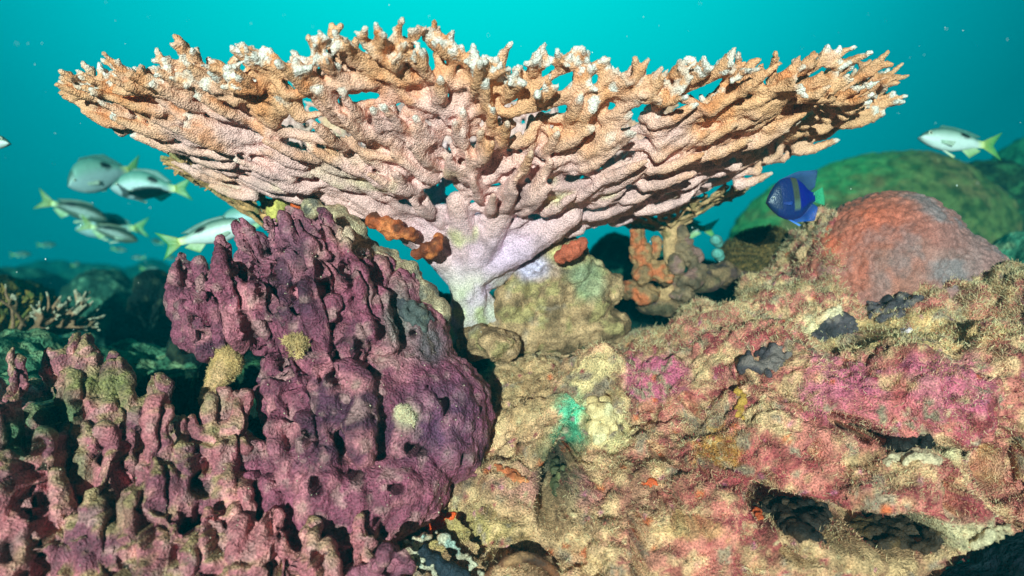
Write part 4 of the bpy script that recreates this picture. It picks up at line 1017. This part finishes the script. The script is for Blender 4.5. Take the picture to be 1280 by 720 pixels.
    if kind == 'angel':
        fin('tail_fin', [(tx, .075 * L), (tx, 0), (tx, -.07 * L)], [(tx - .17 * L, .15 * L), (tx - .185 * L, 0), (tx - .17 * L, -.14 * L)], rgb(30, 130, 100), rgb(60, 180, 130))
        fin('dorsal_fin', [(X(.2), .25 * L), (X(.5), .33 * L), (X(.92), .09 * L)], [(X(.3), .33 * L), (X(.7), .43 * L), (X(1.12), .42 * L), (X(1.02), .16 * L)], rgb(14, 26, 90), rgb(60, 84, 140))
        fin('anal_fin', [(X(.45), -.29 * L), (X(.7), -.25 * L), (X(.93), -.08 * L)], [(X(.55), -.35 * L), (X(.95), -.36 * L), (X(1.04), -.16 * L)], rgb(16, 40, 120), rgb(40, 90, 180))
        fin('pelvic_fin', [(X(.34), -.26 * L), (X(.42), -.28 * L)], [(X(.62), -.42 * L), (X(.66), -.40 * L)], rgb(30, 90, 220), rgb(110, 170, 250))
        pf = (rgb(24, 50, 130), rgb(40, 80, 170))
    else:
        g = (rgb(160, 176, 80), rgb(70, 150, 80)) if kind != 'dark' else (rgb(150, 150, 50), rgb(120, 150, 60))
        fin('tail_fin', [(tx, .042 * L), (tx - .02 * L, 0), (tx, -.04 * L)], [(tx - .24 * L, .17 * L), (tx - .15 * L, .03 * L), (tx - .135 * L, 0), (tx - .15 * L, -.03 * L), (tx - .23 * L, -.16 * L)], *g)
        hh = float(np.interp(.35, s_, tp))
        fin('dorsal_fin', [(X(.28), (hh - .02) * L), (X(.5), (np.interp(.5, s_, tp) - .01) * L), (X(.84), .055 * L)], [(X(.34), (hh + .03) * L), (X(.55), (hh + .025) * L), (X(.72), (hh - .0) * L), (X(.94), .085 * L)], rgb(70, 104, 92) if kind != 'dark' else rgb(60, 70, 50), rgb(90, 130, 116) if kind != 'dark' else rgb(90, 100, 60))
        fin('anal_fin', [(X(.64), np.interp(.64, s_, bt) * L + .006 * L), (X(.86), -.045 * L)], [(X(.76), -.17 * L), (X(.94), -.075 * L)], rgb(190, 204, 160), rgb(150, 180, 110))
        fin('pelvic_fin', [(X(.33), np.interp(.33, s_, bt) * L + .008 * L), (X(.40), np.interp(.4, s_, bt) * L + .006 * L)], [(X(.52), -.19 * L), (X(.55), -.165 * L)], rgb(214, 216, 200), rgb(220, 220, 170))
        pf = (rgb(170, 190, 170), rgb(200, 210, 190))
    w = L * wd
    for sg in (1, -1):
        fin('pectoral_fin', [(X(.27), -.02 * L), (X(.28), -.055 * L)], [(X(.47), -.03 * L), (X(.43), -.085 * L)], *pf, th=.004, yoff=sg * w * .93, splay=sg * w * .35)
        ez = .05 if kind != 'angel' else .06; er = .026 if kind != 'angel' else .02
        yy = w * (math.sin(math.pi * min(1, .13 * .92 + .06) ** .72)) ** .8 * .86
        a = Acc(); a.ball((X(.13), sg * yy, ez * L), (er * L, er * L * .45, er * L)); em = set_mesh(bpy.data.meshes.new('eye'), a.v[0], a.f, np.tile(rgb(206, 206, 180) if kind != 'dark' else rgb(90, 90, 70), (len(a.v[0]), 1)))
        e = link('eye', em, M['fish'], root)
        a = Acc(); a.ball((X(.13) + .002 * L, sg * (yy + er * L * .22), ez * L), (er * L * .62, er * L * .32, er * L * .62)); link('pupil', set_mesh(bpy.data.meshes.new('pupil'), a.v[0], a.f), M['eye'], e)
    return root
pi = math.pi
G = 'silver yellow-tailed fish hovering round the coral'
loft_fish('reef_fish', 'white bodied fish with black back spot and green tail above the green soft coral', 1192, 177, 1.55, 112, pi + .12, 'slim', -.08, .1, G)
loft_fish('reef_fish', 'deep bodied silvery teal fish facing forward left, highest of the left group', 126, 222, 1.9, 66, pi + .75, 'deep', .38, .0, G, hs=1.35)
loft_fish('reef_fish', 'silvery fish with green back partly behind the highest fish of the left group', 182, 236, 1.8, 94, pi + .15, 'deep', .02, .0, G, hs=1.1)
loft_fish('reef_fish', 'dark olive fish swimming down right below the silvery deep fish', 98, 264, 2.3, 80, .25, 'dark', .30, .0, G)
loft_fish('reef_fish', 'greenish fish facing left, half hidden behind a darker one at the group bottom', 134, 286, 2.4, 80, pi + .25, 'deep', .04, .0, G)
loft_fish('reef_fish', 'dark fish facing down right, lowest of the left group', 142, 292, 2.2, 66, .3, 'dark', .32, .0, G)
loft_fish('reef_fish', 'fish with yellow tail and white tail stem diving behind the purple columns', 266, 292, 1.4, 112, .12, 'slim', -.26, .0, G)
loft_fish('reef_fish', 'grey green fish facing left just under the small brown table coral', 306, 274, 1.9, 74, pi - .1, 'deep', .05, .0, G)
loft_fish('reef_fish', 'white fish whose snout alone pokes in at the left frame edge', -28, 176, 1.3, 92, .1, 'slim', .08, .0, G)
loft_fish('reef_fish', 'green tailed fish hidden behind the finger sponges under the plate', 850, 283, 1.65, 84, pi + .1, 'slim', -.08, .0, G)
loft_fish('angelfish', 'deep blue angelfish with a yellow bar facing left beside the orange dome', 990, 250, 1.12, 80, pi + .12, 'angel', .12, .0)
loft_fish('small_fish', 'tiny bright blue fish whose tail shows at the right frame edge', 1292, 622, .80, 34, .5, 'angel', .9, .0)
rr = random.Random(12)
FL = ['far fish silhouette below the group, left of the yellow tail', 'faint far fish over the round coral head', 'faint far fish near the left edge', 'tiny far fish above the dark knobby rock', 'tiny far fish close to the horizon haze', 'far fish shape just over the weedy rock', 'faint small fish mid water under the lowest fish', 'hazy little fish right of the round coral head']
for k, (x, y) in enumerate([(196, 302), (172, 322), (28, 318), (214, 322), (95, 330), (60, 306), (150, 312), (188, 336)]):
    loft_fish('distant_fish', FL[k], x, y, rr.uniform(3.4, 4.6), rr.uniform(14, 24), rr.choice((0, pi)) + rr.uniform(-.5, .5), 'dark', rr.uniform(-.2, .2), 0, 'distant fish fading into the water')
log('fish')

# ------------------------------------------------------------------ odd things along the bottom edge
def shell():
    root = empty('crusted_shell', P(558, 716, .86), 'dark blue-black shell crusted with cream growth at the bottom edge under the orange sponge', 'shell')
    def dk(V, n, w): return mixc(rgb(34, 46, 58), rgb(20, 24, 30), sst(-.2, .3, fbm(V, 60, 3, 4)))
    b = [(P(525 + 17 * k, 688 + 12 * k, .87 - .004 * k), (.014, .013, .012 + .001 * k)) for k in range(6)]
    growth('body', None, None, b, M['sponge'], dk, .0026, 3, ((.004, 60), (.002, 150)), part=root)
    rc = random.Random(2); cr = []
    for x, y in [(512, 690), (514, 684), (518, 678), (526, 673), (532, 671), (540, 671), (548, 673), (556, 677), (564, 681), (572, 686), (579, 692), (586, 700), (592, 708), (598, 718), (516, 697), (524, 702), (532, 708), (540, 714), (550, 720)]:
        for q in range(4): cr.append((P(x + rc.gauss(0, 3), y + rc.gauss(0, 3), .858 + rc.gauss(0, .003)), rc.uniform(.002, .0045)))
    growth('crust', None, None, cr, M['rock'], flat(rgb(206, 196, 170), rgb(200, 150, 110), rgb(150, 170, 160)), .0022, 2, ((.004, 60), (.003, 150)), part=root)
shell()
arc = [P(606 + 9.5 * k, 722 - 26 * math.sin(math.pi * k / 10), .86) for k in range(11)]
growth('shell_rim', 'brown arched shell rim round a dark hollow at the bottom edge', 'shell', [(arc[5], .004)], M['sponge'], flat(rgb(120, 74, 46), rgb(60, 38, 26), rgb(150, 110, 76)), .0022, 2, ((.003, 60), (.001, 150)), tubes=[(arc, [.005, .006, .0065, .007, .007, .007, .007, .0065, .006, .006, .005], 10)])
far('shade_toned_rock', 'rock coloured black for shade filling the lower right corner under the reef boulder', 'rock', [(1285, 715, 1.0, (.07, .08, .06)), (1230, 745, 1.0, (.06, .06, .05)), (1320, 690, 1.05, (.06, .08, .10))], (rgb(16, 18, 26), rgb(8, 9, 12), rgb(24, 34, 40)), voxel=.006, disp=((.012, 15), (.006, 50)))  # near-black base colour stands in for shade in the deep notch
kn = random.Random(3); kb = []
for k in range(16): kb.append((kn.uniform(425, 515), kn.uniform(690, 735), kn.uniform(.80, .86), kn.uniform(.008, .015)))
simple('knobby_coral', 'small rosy coral knobs in the dark nook at the bottom beside the crusted shell', 'coral', [(x, y, Y_, r) for x, y, Y_, r in kb], 'purple', (rgb(160, 92, 108), rgb(110, 60, 76), rgb(196, 140, 140)), .0032)

# ------------------------------------------------------------------ drifting particles
def snow():
    acc = Acc(); rnd = random.Random(4)
    for k in range(230):
        Y_ = rnd.uniform(.5, 3.2); p = P(rnd.uniform(-40, 1320), rnd.uniform(-20, 420), Y_); r = rnd.uniform(.0003, .0011) * (.6 + .35 * Y_)
        if Y_ < 1.0: r *= .5
        acc.ball(p, (r, r, r * rnd.uniform(.8, 1.8)), lo=True)
    o = link('marine_snow', set_mesh(bpy.data.meshes.new('marine_snow'), np.concatenate(acc.v), acc.f), M['speck']); tag(o, 'tiny pale particles drifting in the water', 'particles', kind='stuff')
snow()
def grains():
    """white sand grains and bits caught on the purple corals"""
    acc = Acc(); rnd = random.Random(9)
    for k in range(300):
        x, y = rnd.uniform(0, 620), rnd.uniform(280, 715); h = hit(x, y, ('pr', 'pl'))
        if h is None: continue
        r = rnd.uniform(.0003, .0009); acc.ball(h[0] + h[1] * r * .5, (r * rnd.uniform(.7, 1.6), r, r * rnd.uniform(.7, 2.0)), rot=(rnd.uniform(0, 3), rnd.uniform(0, 3), 0), lo=True)
    o = link('coral_sand', set_mesh(bpy.data.meshes.new('coral_sand'), np.concatenate(acc.v), acc.f), M['grain']); tag(o, 'white sand grains caught on the purple corals', 'sand', kind='stuff')
grains()
log('end', sum(len(o.data.polygons) for o in COL.objects if o.type == 'MESH'))
